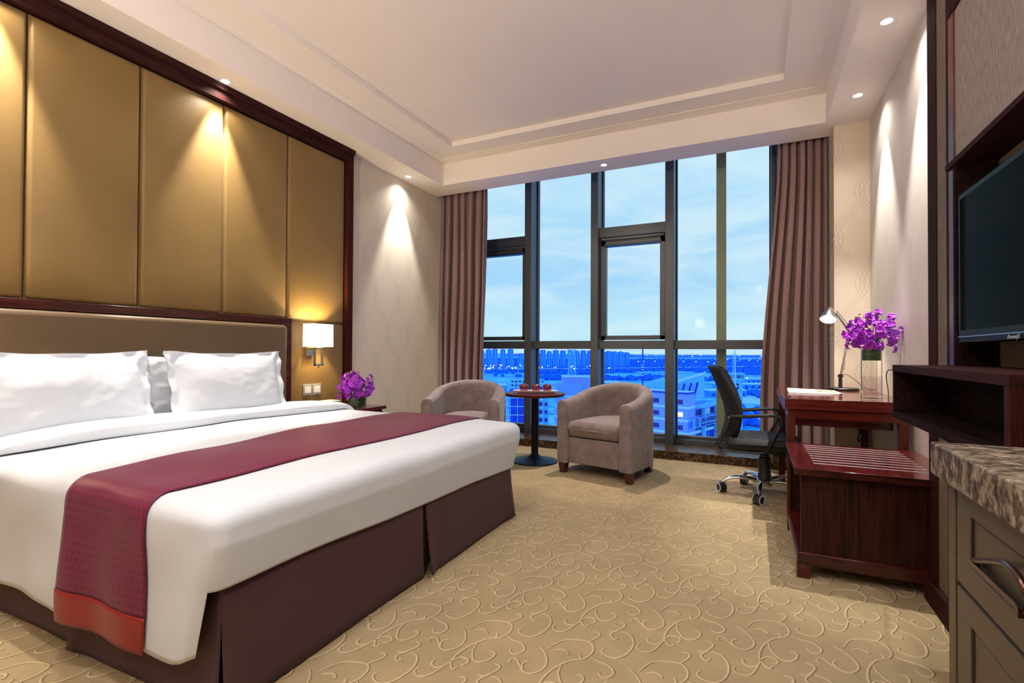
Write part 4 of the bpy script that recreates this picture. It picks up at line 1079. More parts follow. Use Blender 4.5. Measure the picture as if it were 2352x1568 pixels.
# ================================================================== CABINET WITH STONE COUNTER
cb = thing('minibar_cabinet', 'bronze brown drawer cabinet under the stone counter at the right edge', 'cabinet', (.58, .75, 0)); K = (.58, .75, 0)
wbox('body', 'cabinet', (.343, .25, .0), (XR - .14, 1.222, .818), cb, K, bevel=.002)
wbox('stile', 'cabinet', (.335, 1.186, .02), (.345, 1.221, .816), cb, K, bevel=.0015)
def drawer(z0, z1, rz0, rz1, handle):
    y0, y1, ry0, ry1 = .36, 1.176, .44, 1.115
    m = MB(); x0, x1 = .335 - K[0], .3435 - K[0]
    def bb(a, b, c, d): m.box(x0, a - K[1], c, x1, b - K[1], d)
    bb(y0, y1, z0, rz0); bb(y0, y1, rz1, z1); bb(y0, ry0, rz0, rz1); bb(ry1, y1, rz0, rz1)
    dr = m.build('drawer', 'cabinet', cb, bevel=.0012)
    m = MB()
    for (a, b, c, d) in ((ry0, ry1, rz1 - .006, rz1), (ry0, ry1, rz0, rz0 + .005), (ry1 - .006, ry1, rz0, rz1), (ry0, ry0 + .006, rz0, rz1)): m.box(x0 + .003, a - K[1], c, x0 + .0075, b - K[1], d)
    m.build('bead', 'cabinet_dark', dr)
    m = MB(); m.box(.339 - K[0], ry0 + .006 - K[1], rz0 + .005, .344 - K[0], ry1 - .006 - K[1], rz1 - .006); m.build('inset_panel', 'cabinet', dr)
    if handle:
        zc = handle
        hp = catmull([(.3335, 1.092, zc + .002), (.322, .985, zc + .039), (.315, .915, zc + .058), (.314, .875, zc + .052), (.320, .868, zc + .022), (.330, .905, zc)], 5)
        m = MB(); m.tube([(p.x - K[0], p.y - K[1], p.z) for p in hp], .0048, 10); m.box(.3275 - K[0], .915 - K[1], zc - .006, .3352 - K[0], 1.095 - K[1], zc + .003); m.box(.322 - K[0], .908 - K[1], zc - .008, .3352 - K[0], .918 - K[1], zc + .006)
        m.build('handle', 'bronze', dr, smooth=True, angle=40)
drawer(.640, .812, .687, .772, .703)
drawer(.330, .632, .370, .585, 0)
drawer(.03, .322, .07, .28, 0)
m = MB(); m.box(.3405 - K[0], .30 - K[1], .02, .3435 - K[0], 1.19 - K[1], .815); m.build('groove', 'cabinet_dark', cb)
co = wbox('stone_counter', 'granite', (.311, .22, .819), (XR - .135, 1.232, .880), bevel=.003)
tag(co, 'thick brown speckled stone counter slab at the right edge, on the drawer cabinet', 'counter')
# ================================================================== DOWNLIGHTS
def downlight(label, x, y, power, size=66, blend=.55, r=.038, col=(1, .90, .78), on=True, extra=None):
    t = thing('downlight', label, 'ceiling light', (x, y, H), group='recessed ceiling downlights')
    m = MB(); m.lathe([(.034, -.001), (.043, -.003), (.046, -.001), (.044, .004), (.034, .004)], n=36); m.build('ring', 'white_plastic', t, smooth=True, angle=40)
    m = MB(); m.lathe([(.035, -.0005), (.020, -.0015), (.001, -.002)], n=30); m.build('lens', 'lens', t, smooth=True)
    for (pw, sz, bl, tl) in [(power, size, blend, 0)] + (extra or []):
        ld = bpy.data.lights.new('downlight_beam', 'SPOT'); ld.energy = pw; ld.spot_size = radians(sz); ld.spot_blend = bl; ld.shadow_soft_size = .02; ld.color = col
        lo = bpy.data.objects.new('downlight_beam', ld); COL.objects.link(lo); lo.parent = t; lo.location = (0, 0, -.012); lo.rotation_euler = (0, radians(tl) * (1 if x < -1 else -1), 0)
    return t
# ================================================================== THE CITY OUTSIDE (true size, ground 50 m below the room)
ZG = -50.0
def m_tile(name, base, line, sx=1.2, sz=.9):
    m, nt, out = new_mat(name)
    tc = nt.nodes.new('ShaderNodeTexCoord'); s = nt.nodes.new('ShaderNodeSeparateXYZ'); L(nt, tc.outputs['Object'], s.inputs[0])
    h = math_node(nt, 'ADD', s.outputs[0], s.outputs[1])
    a = math_node(nt, 'LESS_THAN', math_node(nt, 'FRACT', math_node(nt, 'DIVIDE', h, sx)), .08)
    b = math_node(nt, 'LESS_THAN', math_node(nt, 'FRACT', math_node(nt, 'DIVIDE', s.outputs[2], sz)), .10)
    k = math_node(nt, 'MAXIMUM', a, b)
    mx = N(nt, 'ShaderNodeMix', data_type='RGBA'); L(nt, math_node(nt, 'MULTIPLY', k, .6), mx.inputs[0]); mx.inputs[6].default_value = (*base, 1); mx.inputs[7].default_value = (*line, 1)
    principled(nt, out, mx.outputs[2], .7); return m
M['tile'] = m_tile('dusk_tinted_facade_tile', (.30, .46, .95), (.16, .28, .75))  # the blue dusk light cast is mixed into these city colours
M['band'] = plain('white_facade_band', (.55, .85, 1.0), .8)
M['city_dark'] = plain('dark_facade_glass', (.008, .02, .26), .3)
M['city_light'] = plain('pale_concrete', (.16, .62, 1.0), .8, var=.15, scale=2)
M['city_mid'] = plain('dusk_tinted_concrete', (.03, .40, .98), .8, var=.3, scale=.6)  # concrete tinted by the evening light, not blue by itself
M['city_deep'] = plain('deep_dusk_tint', (.010, .06, .60), .8, var=.3, scale=.8)  # dark parts with the blue evening cast in their colour
M['sign_ink'] = plain('sign_dark_ink', (.03, .002, .16), .6)
M['sign_board'] = plain('sign_board_blue', (.12, .42, .98), .5)
M['win_lit'] = emit('lit_window_far', (.95, 1, .55), 1.6)
M['lamp_white'] = emit('far_white_lamp', (1, .92, .85), 9)
M['lamp_red'] = emit('far_red_lamp', (1, .12, .35), 9)
M['lamp_pink'] = emit('far_magenta_sign', (1, .12, .75), 4)
M['lamp_warm'] = emit('far_warm_lamp', (1, .60, .45), 8)
for k in ('win_lit', 'lamp_white', 'lamp_red', 'lamp_pink', 'lamp_warm'): M[k].cycles.emission_sampling = 'NONE'
def m_tower():
    m, nt, out = new_mat('far_tower_facade')
    tc = nt.nodes.new('ShaderNodeTexCoord'); s = nt.nodes.new('ShaderNodeSeparateXYZ'); L(nt, tc.outputs['Object'], s.inputs[0])
    v = coords(nt, (.22, .22, .004)); f = noise_tex(nt, v, 1.4, 4, .7)
    fl_ = math_node(nt, 'LESS_THAN', math_node(nt, 'FRACT', math_node(nt, 'DIVIDE', s.outputs[2], 3.1)), .35)
    g = math_node(nt, 'SUBTRACT', f, math_node(nt, 'MULTIPLY', fl_, .07))
    principled(nt, out, ramp(nt, g, [(.38, (.004, .20, .9)), (.5, (.02, .42, 1.0)), (.60, (.34, .80, 1.0))]), .8); return m  # facade stripes carry the blue dusk cast too
M['tower'] = m_tower()
def m_ground():
    m, nt, out = new_mat('dusk_tinted_snowy_ground')
    v = coords(nt, (.004, .010, 1)); f = noise_tex(nt, v, 2.2, 8, .68, .8); g = noise_tex(nt, coords(nt, (.05, .10, 1)), 1.5, 5, .6)
    s = math_node(nt, 'ADD', math_node(nt, 'MULTIPLY', f, .65), math_node(nt, 'MULTIPLY', g, .35))
    principled(nt, out, ramp(nt, s, [(.34, (.001, .16, .75)), (.44, (.004, .36, .95)), (.50, (.04, .62, 1.0)), (.58, (.36, .85, 1.0))]), .9); return m  # snow and fields coloured with the blue dusk light
M['ground'] = m_ground()
def m_forest():
    m, nt, out = new_mat('dusk_tinted_winter_trees')
    f = noise_tex(nt, coords(nt, (.12, .12, .12)), 2, 4)
    principled(nt, out, ramp(nt, f, [(.35, (.001, .09, .66)), (.65, (.004, .28, .95))]), .9); return m  # blue evening cast put into the tree colour
M['forest'] = m_forest()
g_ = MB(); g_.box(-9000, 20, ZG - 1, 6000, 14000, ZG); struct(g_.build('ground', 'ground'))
def block(name, label, cat, x, y, w, d, top, mat, rz=radians(25.6), group=None, z0=ZG):
    t = thing(name, label, cat, (x, y, z0), rz, group)
    m = MB(); m.box(-w / 2, -d / 2, 0, w / 2, d / 2, top - z0); m.build('walls', mat, t)
    return t
# ---- office building with the insurance sign
ob = thing('office_building', 'tiled office building outside with white floor bands and a long insurance sign', 'building', (-16.3, 147.6, ZG), radians(72.7))
Zr = lambda z: z - ZG
m = MB(); m.box(0, 0, 0, 5, 32, Zr(-10.6)); m.box(5, 0, 0, 24, 32, Zr(-14.9)); m.build('walls', 'tile', ob)
m = MB(); m.box(-.3, -.3, Zr(-10.6), 5.2, 32, Zr(-10.2)); m.build('parapet', 'city_deep', ob)
m = MB(); m.box(0.2, .3, Zr(-10.2), 5.0, 31, Zr(-10.0)); m.build('roof', 'band', ob)
for z in (-14.45, -18.1, -21.75, -25.4, -29.0):
    m = MB(); m.box(-.12, -.12, Zr(z) - .36, 5.05, 32, Zr(z) + .36); m.build('floor_band', 'band', ob)
for z in (-21.75, -25.4, -29.0):
    m = MB(); m.box(5.1, -.15, Zr(z) - .45, 24, 0, Zr(z) + .45); m.build('floor_band', 'band', ob)
for r, z in enumerate((-12.9, -16.4, -20.1, -23.7)):
    for c, y in enumerate((2.3, 5.3, 9.5, 13.5, 17.5)):
        lit = (r, c) in ((1, 0), (2, 1))
        m = MB(); m.box(-.10, y - .85, Zr(z) - .62, 0, y - .05, Zr(z) + .62); m.box(-.10, y + .05, Zr(z) - .62, 0, y + .85, Zr(z) + .62)
        m.build('window', 'win_lit' if lit else 'city_dark', ob)
for (z0, z1) in ((-21.2, -20.3), (-17.1, -15.4), (-25.0, -22.2)):
    for k, (a, b) in enumerate(((5.2, 8.8), (9.7, 12.6), (12.9, 15.6), (15.9, 18.4), (19.4, 23.6))):
        m = MB(); m.box(a, -.08, Zr(z0 if z0 != -21.2 else -21.3), b, 0, Zr(z1)); m.build('window', 'city_dark' if not (k == 2 and z1 == -15.4) else 'band', ob)
for x in (9.25, 18.9, 23.9):
    m = MB(); m.box(x - .45, -1.3, 0, x + .45, -.35, Zr(-14.6)); m.build('column', 'city_light', ob)
m = MB(); m.box(4.6, -1.8, Zr(-14.7), 24.4, 1, Zr(-14.2)); m.build('canopy', 'city_light', ob)
m = MB(); m.box(-.15, -1.75, Zr(-20.05), 24.3, -1.45, Zr(-17.3)); sgn = m.build('sign_board', 'sign_board', ob)
text_mesh('sign_lettering', '正德人寿保险股份有限公司', 1.42, 'sign_ink', sgn, (4.6, -1.78, Zr(-18.75)), (radians(90), 0, 0), .02, .02)
text_mesh('sign_lettering', 'Zhengde Life Insurance Co.,Ltd.', 1.02, 'sign_ink', sgn, (4.7, -1.78, Zr(-19.78)), (radians(90), 0, 0), .02, .02)
m = MB(); n = 32; vs = []
for (r, y_) in ((1.18, -1.78), (.86, -1.78)):
    for k in range(n): vs.append((2.3 + r * cos(2 * pi * k / n), y_, Zr(-18.65) + r * sin(2 * pi * k / n)))
m.add(vs, [(k, (k + 1) % n, n + (k + 1) % n, n + k) for k in range(n)])
for a in (40, 100, 160, 220, 300): m.add([(2.3 + .7 * cos(radians(a + d)) * s, -1.79, Zr(-18.65) + .7 * sin(radians(a + d)) * s) for d, s in ((-16, .2), (-18, 1), (14, 1.05), (12, .25))], [(0, 1, 2, 3)])
m.build('sign_emblem', 'sign_ink', sgn)
text_mesh('phone_sign', '88425166', 1.05, 'city_deep', ob, (12.2, -1.40, Zr(-22.75)), (radians(90), 0, 0), .02, .03)
text_mesh('phone_sign', 'CBD 保险服务', .86, 'city_deep', ob, (10.1, -1.40, Zr(-23.75)), (radians(90), 0, 0), .02, .03) if False else None
m = MB(); m.box(10.2, -1.42, Zr(-23.9), 11.8, -1.38, Zr(-22.0)); m.build('phone_emblem', 'city_deep', ob)
m = MB(); m.box(5.6, 2.2, Zr(-14.2), 10.2, 2.6, Zr(-11.1)); sc_ = m.build('roof_screen', 'city_dark', ob)
m = MB(); m.sphere((7.9, 2.0, Zr(-12.2)), .28, 10, 8); m.build('red_light', 'lamp_red', sc_, smooth=True)
m = MB(); m.sphere((8.9, 2.0, Zr(-13.0)), .18, 10, 8); m.build('red_light', 'lamp_red', sc_, smooth=True)
pv = thing('roof_pavilion', 'pale ribbed pavilion with a sloping roof standing on the office building terrace', 'pavilion', (-16.3, 147.6, -14.2), radians(72.7))
m = MB(); m.hexa([(9, 9, 0), (34, 9, 0), (34, 20, 0), (9, 20, 0)], [(14, 9, 5.6), (34, 9, 7.6), (34, 20, 7.6), (14, 20, 5.6)]); m.build('walls', 'city_light', pv)
for k in range(9): 
    m = MB(); m.box(15 + k * 2, 8.8, .2, 15.25 + k * 2, 9, 5.2); m.build('rib', 'band', pv)
for k in range(3):
    m = MB(); m.tube([(13.5 + k * 5, 8, 1.5), (16 + k * 5, 8, 5.4)], .35, 6); m.build('brace', 'city_deep', pv)
m = MB(); m.tube([(3, 9, 2.2), (14, 9, 6.3), (34, 9, 8.2)], .45, 6); m.build('roof_edge', 'band', pv)
# ---- bank pylon
py = thing('sign_pylon', 'tall pale sign tower outside carrying dark Chinese lettering and a round emblem', 'sign tower', (-6.5, 221.5, ZG), radians(25.6))
m = MB(); m.box(-3.35, -1.6, Zr(-10.2), 3.35, 1.6, Zr(-6.9)); m.build('head', 'city_light', py)
m = MB(); m.box(-2.6, -1.3, 0, 2.6, 1.3, Zr(-10.2)); m.build('shaft', 'city_light', py)
for k in range(7):
    m = MB(); m.box(-2.62, -1.33, Zr(-14 - 4 * k) - .06, 2.62, -1.30, Zr(-14 - 4 * k) + .06); m.build('joint', 'city_mid', py)
text_mesh('sign_lettering', '北京银行', 1.6, 'sign_ink', py, (-.02, -1.62, Zr(-9.15)), (radians(90), 0, 0), .02, .03, 'CENTER')
m = MB(); n = 32
for (a0, a1) in ((20, 80), (100, 170), (190, 260), (280, 350)):
    vs = []
    for k in range(9):
        a = radians(a0 + (a1 - a0) * k / 8); vs += [(1.35 * cos(a), -1.33, Zr(-12.4) + 1.35 * sin(a)), (.55 * cos(a), -1.33, Zr(-12.4) + .55 * sin(a))]
    m.add(vs, [(2 * k, 2 * k + 1, 2 * k + 3, 2 * k + 2) for k in range(8)])
m.build('emblem', 'sign_ink', py)
am = thing('antenna_mast', 'thin white antenna mast with a ladder standing in front of the sign tower', 'mast', (-5.9, 208.2, ZG), radians(25.6))
m = MB(); m.cyl((0, 0, 0), .32, 0, Zr(2.0), 10, .16); m.build('pole', 'band', am, smooth=True)
m = MB(); m.tube([(-.95, 0, Zr(-14)), (-.95, 0, Zr(1.5))], .07, 6); m.tube([(-.45, 0, Zr(-14)), (-.45, 0, Zr(1.5))], .07, 6)
for k in range(18): m.box(-.95, -.05, Zr(-14 + k * .86), -.4, .05, Zr(-14 + k * .86) + .12)
m.build('ladder', 'band', am)
m = MB(); m.box(-1.2, -.6, Zr(-9.1), 1.2, .6, Zr(-8.9)); m.build('platform', 'band', am)
# ---- tiled building with the lattice tower, in front of it lower block
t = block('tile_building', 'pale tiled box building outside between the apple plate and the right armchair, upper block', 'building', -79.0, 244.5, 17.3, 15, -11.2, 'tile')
m = MB(); m.box(-8.9, -7.7, Zr(-11.4), 8.9, 7.7, Zr(-11.0)); m.build('parapet', 'band', t)
m = MB(); m.box(-4.6, -7.6, Zr(-17.5), -3.4, -7.5, Zr(-15.4)); m.build('window', 'city_dark', t)
t = block('tile_building', 'lower tiled block outside with two pale floor bands, seen right of the round table', 'building', -78.9, 226.0, 11.5, 12, -14.0, 'tile')
for z in (-19.5, -24.2, -28.9, -33.6):
    m = MB(); m.box(-5.85, -6.1, Zr(z) - .5, 5.85, 6.1, Zr(z) + .5); m.build('floor_band', 'band', t)
lt = thing('lattice_tower', 'pale blue steel lattice tower rising from the tiled building roof to the horizon', 'tower', (-84.9, 249.5, -10.99), radians(25.6))
m = MB(); h_ = 13.4; hw = 1.9
for (sx, sy) in ((-1, -1), (1, -1), (1, 1), (-1, 1)): m.tube([(sx * hw, sy * hw, 0), (sx * hw * .8, sy * hw * .8, h_)], .13, 5)
for k in range(6):
    z0, z1 = h_ * k / 6, h_ * (k + 1) / 6; f0, f1 = hw * (1 - .2 * k / 6), hw * (1 - .2 * (k + 1) / 6)
    for (a, b) in (((-1, -1), (1, -1)), ((1, -1), (1, 1)), ((1, 1), (-1, 1)), ((-1, 1), (-1, -1))):
        m.tube([(a[0] * f0, a[1] * f0, z0), (b[0] * f1, b[1] * f1, z1)], .09, 5); m.tube([(b[0] * f0, b[1] * f0, z0), (a[0] * f1, a[1] * f1, z1)], .09, 5); m.tube([(a[0] * f1, a[1] * f1, z1), (b[0] * f1, b[1] * f1, z1)], .09, 5)
m.build('lattice', 'city_light', lt)
mp_ = thing('mast_pole', 'thin dark mast with white bands seen above the right armchair', 'mast', (-59.2, 304.3, ZG), 0)
m = MB(); m.cyl((0, 0, 0), .55, 0, Zr(3.4), 8, .4); m.build('pole', 'city_deep', mp_, smooth=True)
for k in range(5):
    m = MB(); m.cyl((0, 0, 0), .62, Zr(-6.5 - k * 1.6), Zr(-5.8 - k * 1.6), 8); m.build('band', 'band', mp_, smooth=True)
# ---- apartment houses on the left
def windows(t, w, d, h, cols, rows, balcony=True, z0=2, seed=1, litp=.06):
    rnd = random.Random(seed)
    for r in range(rows):
        z = z0 + (h - z0 - 1.5) * r / max(1, rows - 1)
        for c in range(cols):
            x = -w / 2 + w * (c + .5) / cols; ww = w / cols * .26
            m = MB(); m.box(x - ww, -d / 2 - .06, z - .8, x + ww, -d / 2, z + .7); m.build('window', 'win_lit' if rnd.random() < litp else 'city_dark', t)
            if balcony and c % 2 == 0:
                m = MB(); m.box(x - ww * 1.5, -d / 2 - 1.2, z - 1.9, x + ww * 1.5, -d / 2, z - .9); m.build('balcony', 'band', t)
t = block('apartment_house', 'long pale apartment house with balconies above the far car park', 'building', -176.5, 399.0, 29, 12, -23.0, 'city_light'); windows(t, 29, 12, 27, 9, 8, seed=4)
t = block('apartment_house', 'dark gridded apartment house outside, right beside the left armchair back', 'building', -86.4, 185.5, 6.4, 10, -14.4, 'city_deep')
for k in range(10):
    m = MB(); m.box(-3.25, -5.15, 2 + k * 3.4, 3.25, -5, 2.25 + k * 3.4); m.build('floor_slab', 'band', t)
for k in range(3):
    m = MB(); m.box(-2.9 + k * 2.8, -5.12, 0, -2.75 + k * 2.8, -5, 35.4); m.build('post', 'band', t)
t = block('apartment_house', 'narrow apartment house with stacked white balconies, behind the round table pole', 'building', -82.3, 202.8, 4.4, 9, -12.4, 'city_light'); windows(t, 4.4, 9, 37, 2, 11, seed=9, litp=.0)
t = block('apartment_house', 'pale low apartment block outside left of the first window post, behind the plate', 'building', -128, 292, 14, 10, -30, 'city_light'); windows(t, 14, 10, 19, 5, 5, seed=6, litp=.1)
# ---- parked cars
def make_car(label):
    c = thing('car', label, 'car', (0, 0, ZG), 0, 'cars parked below the apartment house')
    m = MB(); m.hexa([(-2.2, -.85, .3), (2.2, -.85, .3), (2.2, .85, .3), (-2.2, .85, .3)], [(-2.1, -.8, .9), (2.1, -.8, .9), (2.1, .8, .9), (-2.1, .8, .9)]); m.hexa([(-1.5, -.75, .9), (1.3, -.75, .9), (1.3, .75, .9), (-1.5, .75, .9)], [(-1.0, -.62, 1.45), (.8, -.62, 1.45), (.8, .62, 1.45), (-1.0, .62, 1.45)])
    m.build('body', 'band', c)
    m = MB(); m.hexa([(-1.45, -.78, .95), (1.25, -.78, .95), (1.25, .78, .95), (-1.45, .78, .95)], [(-1.1, -.66, 1.35), (.9, -.66, 1.35), (.9, .66, 1.35), (-1.1, .66, 1.35)]); m.build('windows', 'city_dark', c)
    for (x, y) in ((-1.4, -.8), (1.4, -.8), (-1.4, .8), (1.4, .8)):
        m = MB(); m.cyl((x, y, .32), .32, -.1, .1, 10, ax='y'); m.build('wheel', 'city_dark', c)
    return c
car0 = make_car('small car in the row of cars parked in the snowy yard far below')
for k in range(22):
    o = car0 if k == 0 else copy_tree(car0)
    o.location = (-178 + (k % 11) * 3.1 + (k // 11) * 3, 357 + (k % 11) * 1.45 - (k // 11) * 14, ZG); o.rotation_euler = (0, 0, radians(115 + (k * 7) % 9))
# ---- sheds and yards in the middle distance
rnd = random.Random(5)
sheds = [('low snowy shed roof outside nearest the office building on the right', -35, 330, 26, 14, -44), ('long pale shed with snow on its roof, above the right armchair back', -110, 520, 60, 20, -43), ('pale low warehouse outside right of the thin dark mast', -72, 600, 42, 20, -43),
         ('flat snowy warehouse right of the lattice tower', -200, 700, 60, 30, -42), ('long white shed behind the office chair back', -30, 640, 46, 18, -43), ('small pale roof hut near the pink glow on the left', -262, 520, 10, 9, -38), ('wide pale low building left of the first window post', -250, 560, 32, 12, -40), ('pale warehouse far behind the sign tower', -8, 800, 90, 20, -44), ('pale hall with dark door between the sign tower and the curtain', 8, 950, 60, 20, -43)]
for (lb, x, y, w_, d_, top) in sheds:
    t = block('shed', lb, 'building', x, y, w_, d_, top, 'city_mid', radians(rnd.uniform(10, 40)))
    m = MB(); hgt = top - ZG; m.hexa([(-w_ / 2 - .5, -d_ / 2 - .5, hgt), (w_ / 2 + .5, -d_ / 2 - .5, hgt), (w_ / 2 + .5, d_ / 2 + .5, hgt), (-w_ / 2 - .5, d_ / 2 + .5, hgt)], [(-w_ / 2, -.3, hgt + 2.2), (w_ / 2, -.3, hgt + 2.2), (w_ / 2, .3, hgt + 2.2), (-w_ / 2, .3, hgt + 2.2)]); m.build('roof', 'band', t)
    for k in range(int(w_ / 9)):
        m = MB(); m.box(-w_ / 2 + 3 + k * 9, -d_ / 2 - .1, 1, -w_ / 2 + 7 + k * 9, -d_ / 2, 4); m.build('door', 'city_deep', t)
m = MB(); m.box(-14, 0, 0, 14, 3, 1); 
nb = MB(); nb.box(-5, -.3, 0, 5, .3, 4.5); t = thing('shop_sign', 'glowing magenta sign outside at the left edge of the window, above the armchair', 'sign', (-268, 498, -45), radians(28)); nb.build('lit_panel', 'lamp_pink', t)
# ---- far towers
TW = [(-742, 1334, 4), (-724, 1346, 7), (-706, 1352, 9), (-686, 1366, 8), (-666, 1378, 9), (-640, 1396, -4), (-624, 1404, 6), (-600, 1424, 6), (-583, 1436, 7), (-566, 1446, 3), (-549, 1458, 6), (-530, 1470, 5), (-511, 1484, 7), (-494, 1496, 4), (-476, 1508, 6), (-458, 1518, 5), (-425, 1545, 2), (-409, 1556, 4), (-393, 1566, 3), (-376, 1578, 2), (-360, 1590, 0)]
for k, (x, y, top) in enumerate(TW):
    t = block('tower_block', 'far blue residential tower in the row along the left horizon', 'building', x, y, 15.6 + (k * 5) % 3, 12, top, 'tower', radians(25.6 + (k * 13) % 9 - 4), 'far residential towers')
    m = MB(); m.box(-3, -3, Zr(top), 3, 3, Zr(top) + 2.5); m.build('roof_hut', 'tower', t)
    if k % 3 != 1:
        m = MB(); m.sphere((0, -3, Zr(top) + 3), 1.3, 8, 6); m.build('roof_light', 'lamp_red', t, smooth=True)
CLEAR = [(x, y, 18) for x, y, _ in TW] + [(x, y, w_ * .6 + 8) for _, x, y, w_, _, _ in sheds] + [(-79, 244, 22), (-80, 228, 20), (-176, 399, 30), (-16, 160, 45), (-6, 221, 12)]
# ---- woods: thousands of far crowns
fo2 = MB(); rnd = random.Random(21)
def crown(x, y, r, h):
    n = 6; vs = [(x, y, ZG + h)]
    for (q, f) in ((.62, .80), (1.0, .45), (.8, .12)):
        for k in range(n):
            a = 2 * pi * (k + q) / n; vs.append((x + r * q * cos(a) * rnd.uniform(.8, 1.2), y + r * q * sin(a) * rnd.uniform(.8, 1.2), ZG + h * f))
    fs = [(0, 1 + k, 1 + (k + 1) % n) for k in range(n)]
    for i in range(2): fs += [(1 + i * n + k, 1 + (i + 1) * n + k, 1 + (i + 1) * n + (k + 1) % n, 1 + i * n + (k + 1) % n) for k in range(n)]
    fo2.add(vs, fs)
def polar(u, D): # bearing as sideways ratio from the room's window axis, distance in metres
    return (u * .9016 - .4325) * D, (u * .4325 + .9016) * D
for k in range(7600):
    u = rnd.uniform(-.07, .56); D = 900 + 2300 * rnd.random() ** 1.3
    if u < .04 and (D < 1000 or rnd.random() < .5): continue
    if u > .30 and rnd.random() < .25: D = rnd.uniform(330, 800)
    x, y = polar(u, D)
    if n3(x, y, 0, .004) + (.30 if D > 1350 else -.05) < 0: continue
    if u > .47 and D < 700 and n3(x, y, 3, .02) < 0: continue
    if any((x - bx_c) ** 2 + (y - by_c) ** 2 < rr_c ** 2 for bx_c, by_c, rr_c in CLEAR): continue
    crown(x, y, rnd.uniform(3, 6.5) * (.6 + D / 2600), rnd.uniform(6, 11) * (.6 + D / 3500))
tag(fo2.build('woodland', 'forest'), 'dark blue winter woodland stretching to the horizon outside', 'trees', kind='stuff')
hl = MB()
def hill(a, b):
    x, y = polar(-.02 + .62 * a, 5200 + 1200 * b + 300 * sin(a * 9)); h = 22 * sin(pi * b) * (.65 + .5 * n3(a * 9, 0, 0, 1) + .25 * n3(a * 60, 3, 0, 1)) + 14 * sin(pi * b) * abs(n3(a * 140, 5, 0, 1))
    return (x, y, ZG + max(0, h) * 1.15)
hl.grid(hill, 260, 8); struct(hl.build('hills', 'forest', smooth=False))
# ---- street lamps
def lamp_post(x, y, h, r, mat, label, group):
    r = r * .6
    t = thing('street_lamp', label, 'street lamp', (x, y, ZG), 0, group)
    m = MB(); m.cyl((0, 0, 0), .35, 0, h, 6); m.build('pole', 'city_light', t)
    m = MB(); m.sphere((0, 0, h), r, 8, 6); m.build('lamp_head', mat, t, smooth=True)
    return t
rnd = random.Random(31)
LG = 'far street lamps'
LBL = 'tiny glowing street lamp among the dark woods and roads below the horizon'
pts = [(-.0, .0)]
for (u, v, D) in ((.194, 0, 1150), (.263, 0, 2050), (.252, 0, 2000), (.285, 0, 2050), (.342, 0, 2100), (.367, 0, 2000), (.391, 0, 2000), (.318, 0, 1900), (.33, 0, 2300), (.403, 0, 1700), (.43, 0, 2600), (.455, 0, 2600), (.473, 0, 2400), (.49, 0, 2300)):
    x, y = polar(u, D); lamp_post(x, y, 15, 2.4, 'lamp_warm', LBL, LG)
for k in range(46):
    if k < 22: u = rnd.uniform(-.055, .03); D = rnd.uniform(1150, 1500)
    elif k < 34: u = rnd.uniform(.05, .16); D = rnd.uniform(1150, 1450)
    else: u = rnd.uniform(.18, .50); D = rnd.uniform(2600, 4800)
    x, y = polar(u, D); lamp_post(x, y, 12 if k < 34 else 30, 1.5 + (k % 3) * .5 + (0 if k < 34 else 2), ('lamp_white', 'lamp_warm', 'lamp_white', 'lamp_red')[k % 4], LBL, LG)
for (lb, u, D, r, mt_) in (('bright white street lamp just above the right armchair back', .272, 640, 1.3, 'lamp_white'), ('bright white street lamp right of the sign tower', .469, 820, 1.3, 'lamp_white'), ('magenta glowing lamp at the edge of the right curtain', .494, 3200, 7, 'lamp_pink'), ('white street lamp left of the office chair back', .336, 720, .8, 'lamp_white')):
    x, y = polar(u, D); lamp_post(x, y, 10, r, mt_, lb, None)
# ---- roads
def road(name, label, pts_, w_, z, mat):
    m = MB(); vs = []
    P = [Vector((*p, 0)) for p in pts_]
    for i, p in enumerate(P):
        t = (P[min(i + 1, len(P) - 1)] - P[max(i - 1, 0)]).normalized(); nn_ = Vector((-t.y, t.x, 0)) * w_ / 2
        vs += [tuple(p + nn_ + Vector((0, 0, z))), tuple(p - nn_ + Vector((0, 0, z))), tuple(p - nn_ + Vector((0, 0, z - 1))), tuple(p + nn_ + Vector((0, 0, z - 1)))]
    fs = [(4 * i + q, 4 * i + (q + 1) % 4, 4 * i + 4 + (q + 1) % 4, 4 * i + 4 + q) for i in range(len(P) - 1) for q in range(4)]
    m.add(vs, [f[::-1] for f in fs]); return struct(m.build(name, mat))
road('road_1', '', [(-700, 1010), (-600, 1090), (-480, 1200), (-340, 1360), (-180, 1560), (60, 1900)], 16, -42, 'band')
road('road_2', '', [(-60, 424), (-7, 428), (60, 434)], 34, -49.4, 'city_light')  # pale surface stands in for the light trails of traffic
road('road_3', '', [(-60, 402), (-7, 404), (60, 408)], 8, -49.0, 'band')  # bright strip painted in place of the traffic's light streaks
# snow field beside the sign tower
m = MB(); m.add([(-26, 560, ZG + .3), (30, 545, ZG + .3), (40, 690, ZG + .3), (-20, 670, ZG + .3)], [(0, 1, 2, 3)]); struct(m.build('snow_field', 'band'))
# olive column outside the right pane
struct(wbox('trim_21', 'olive_col', (-.346, 5.74, -.3), (-.252, 5.83, 3.6)))
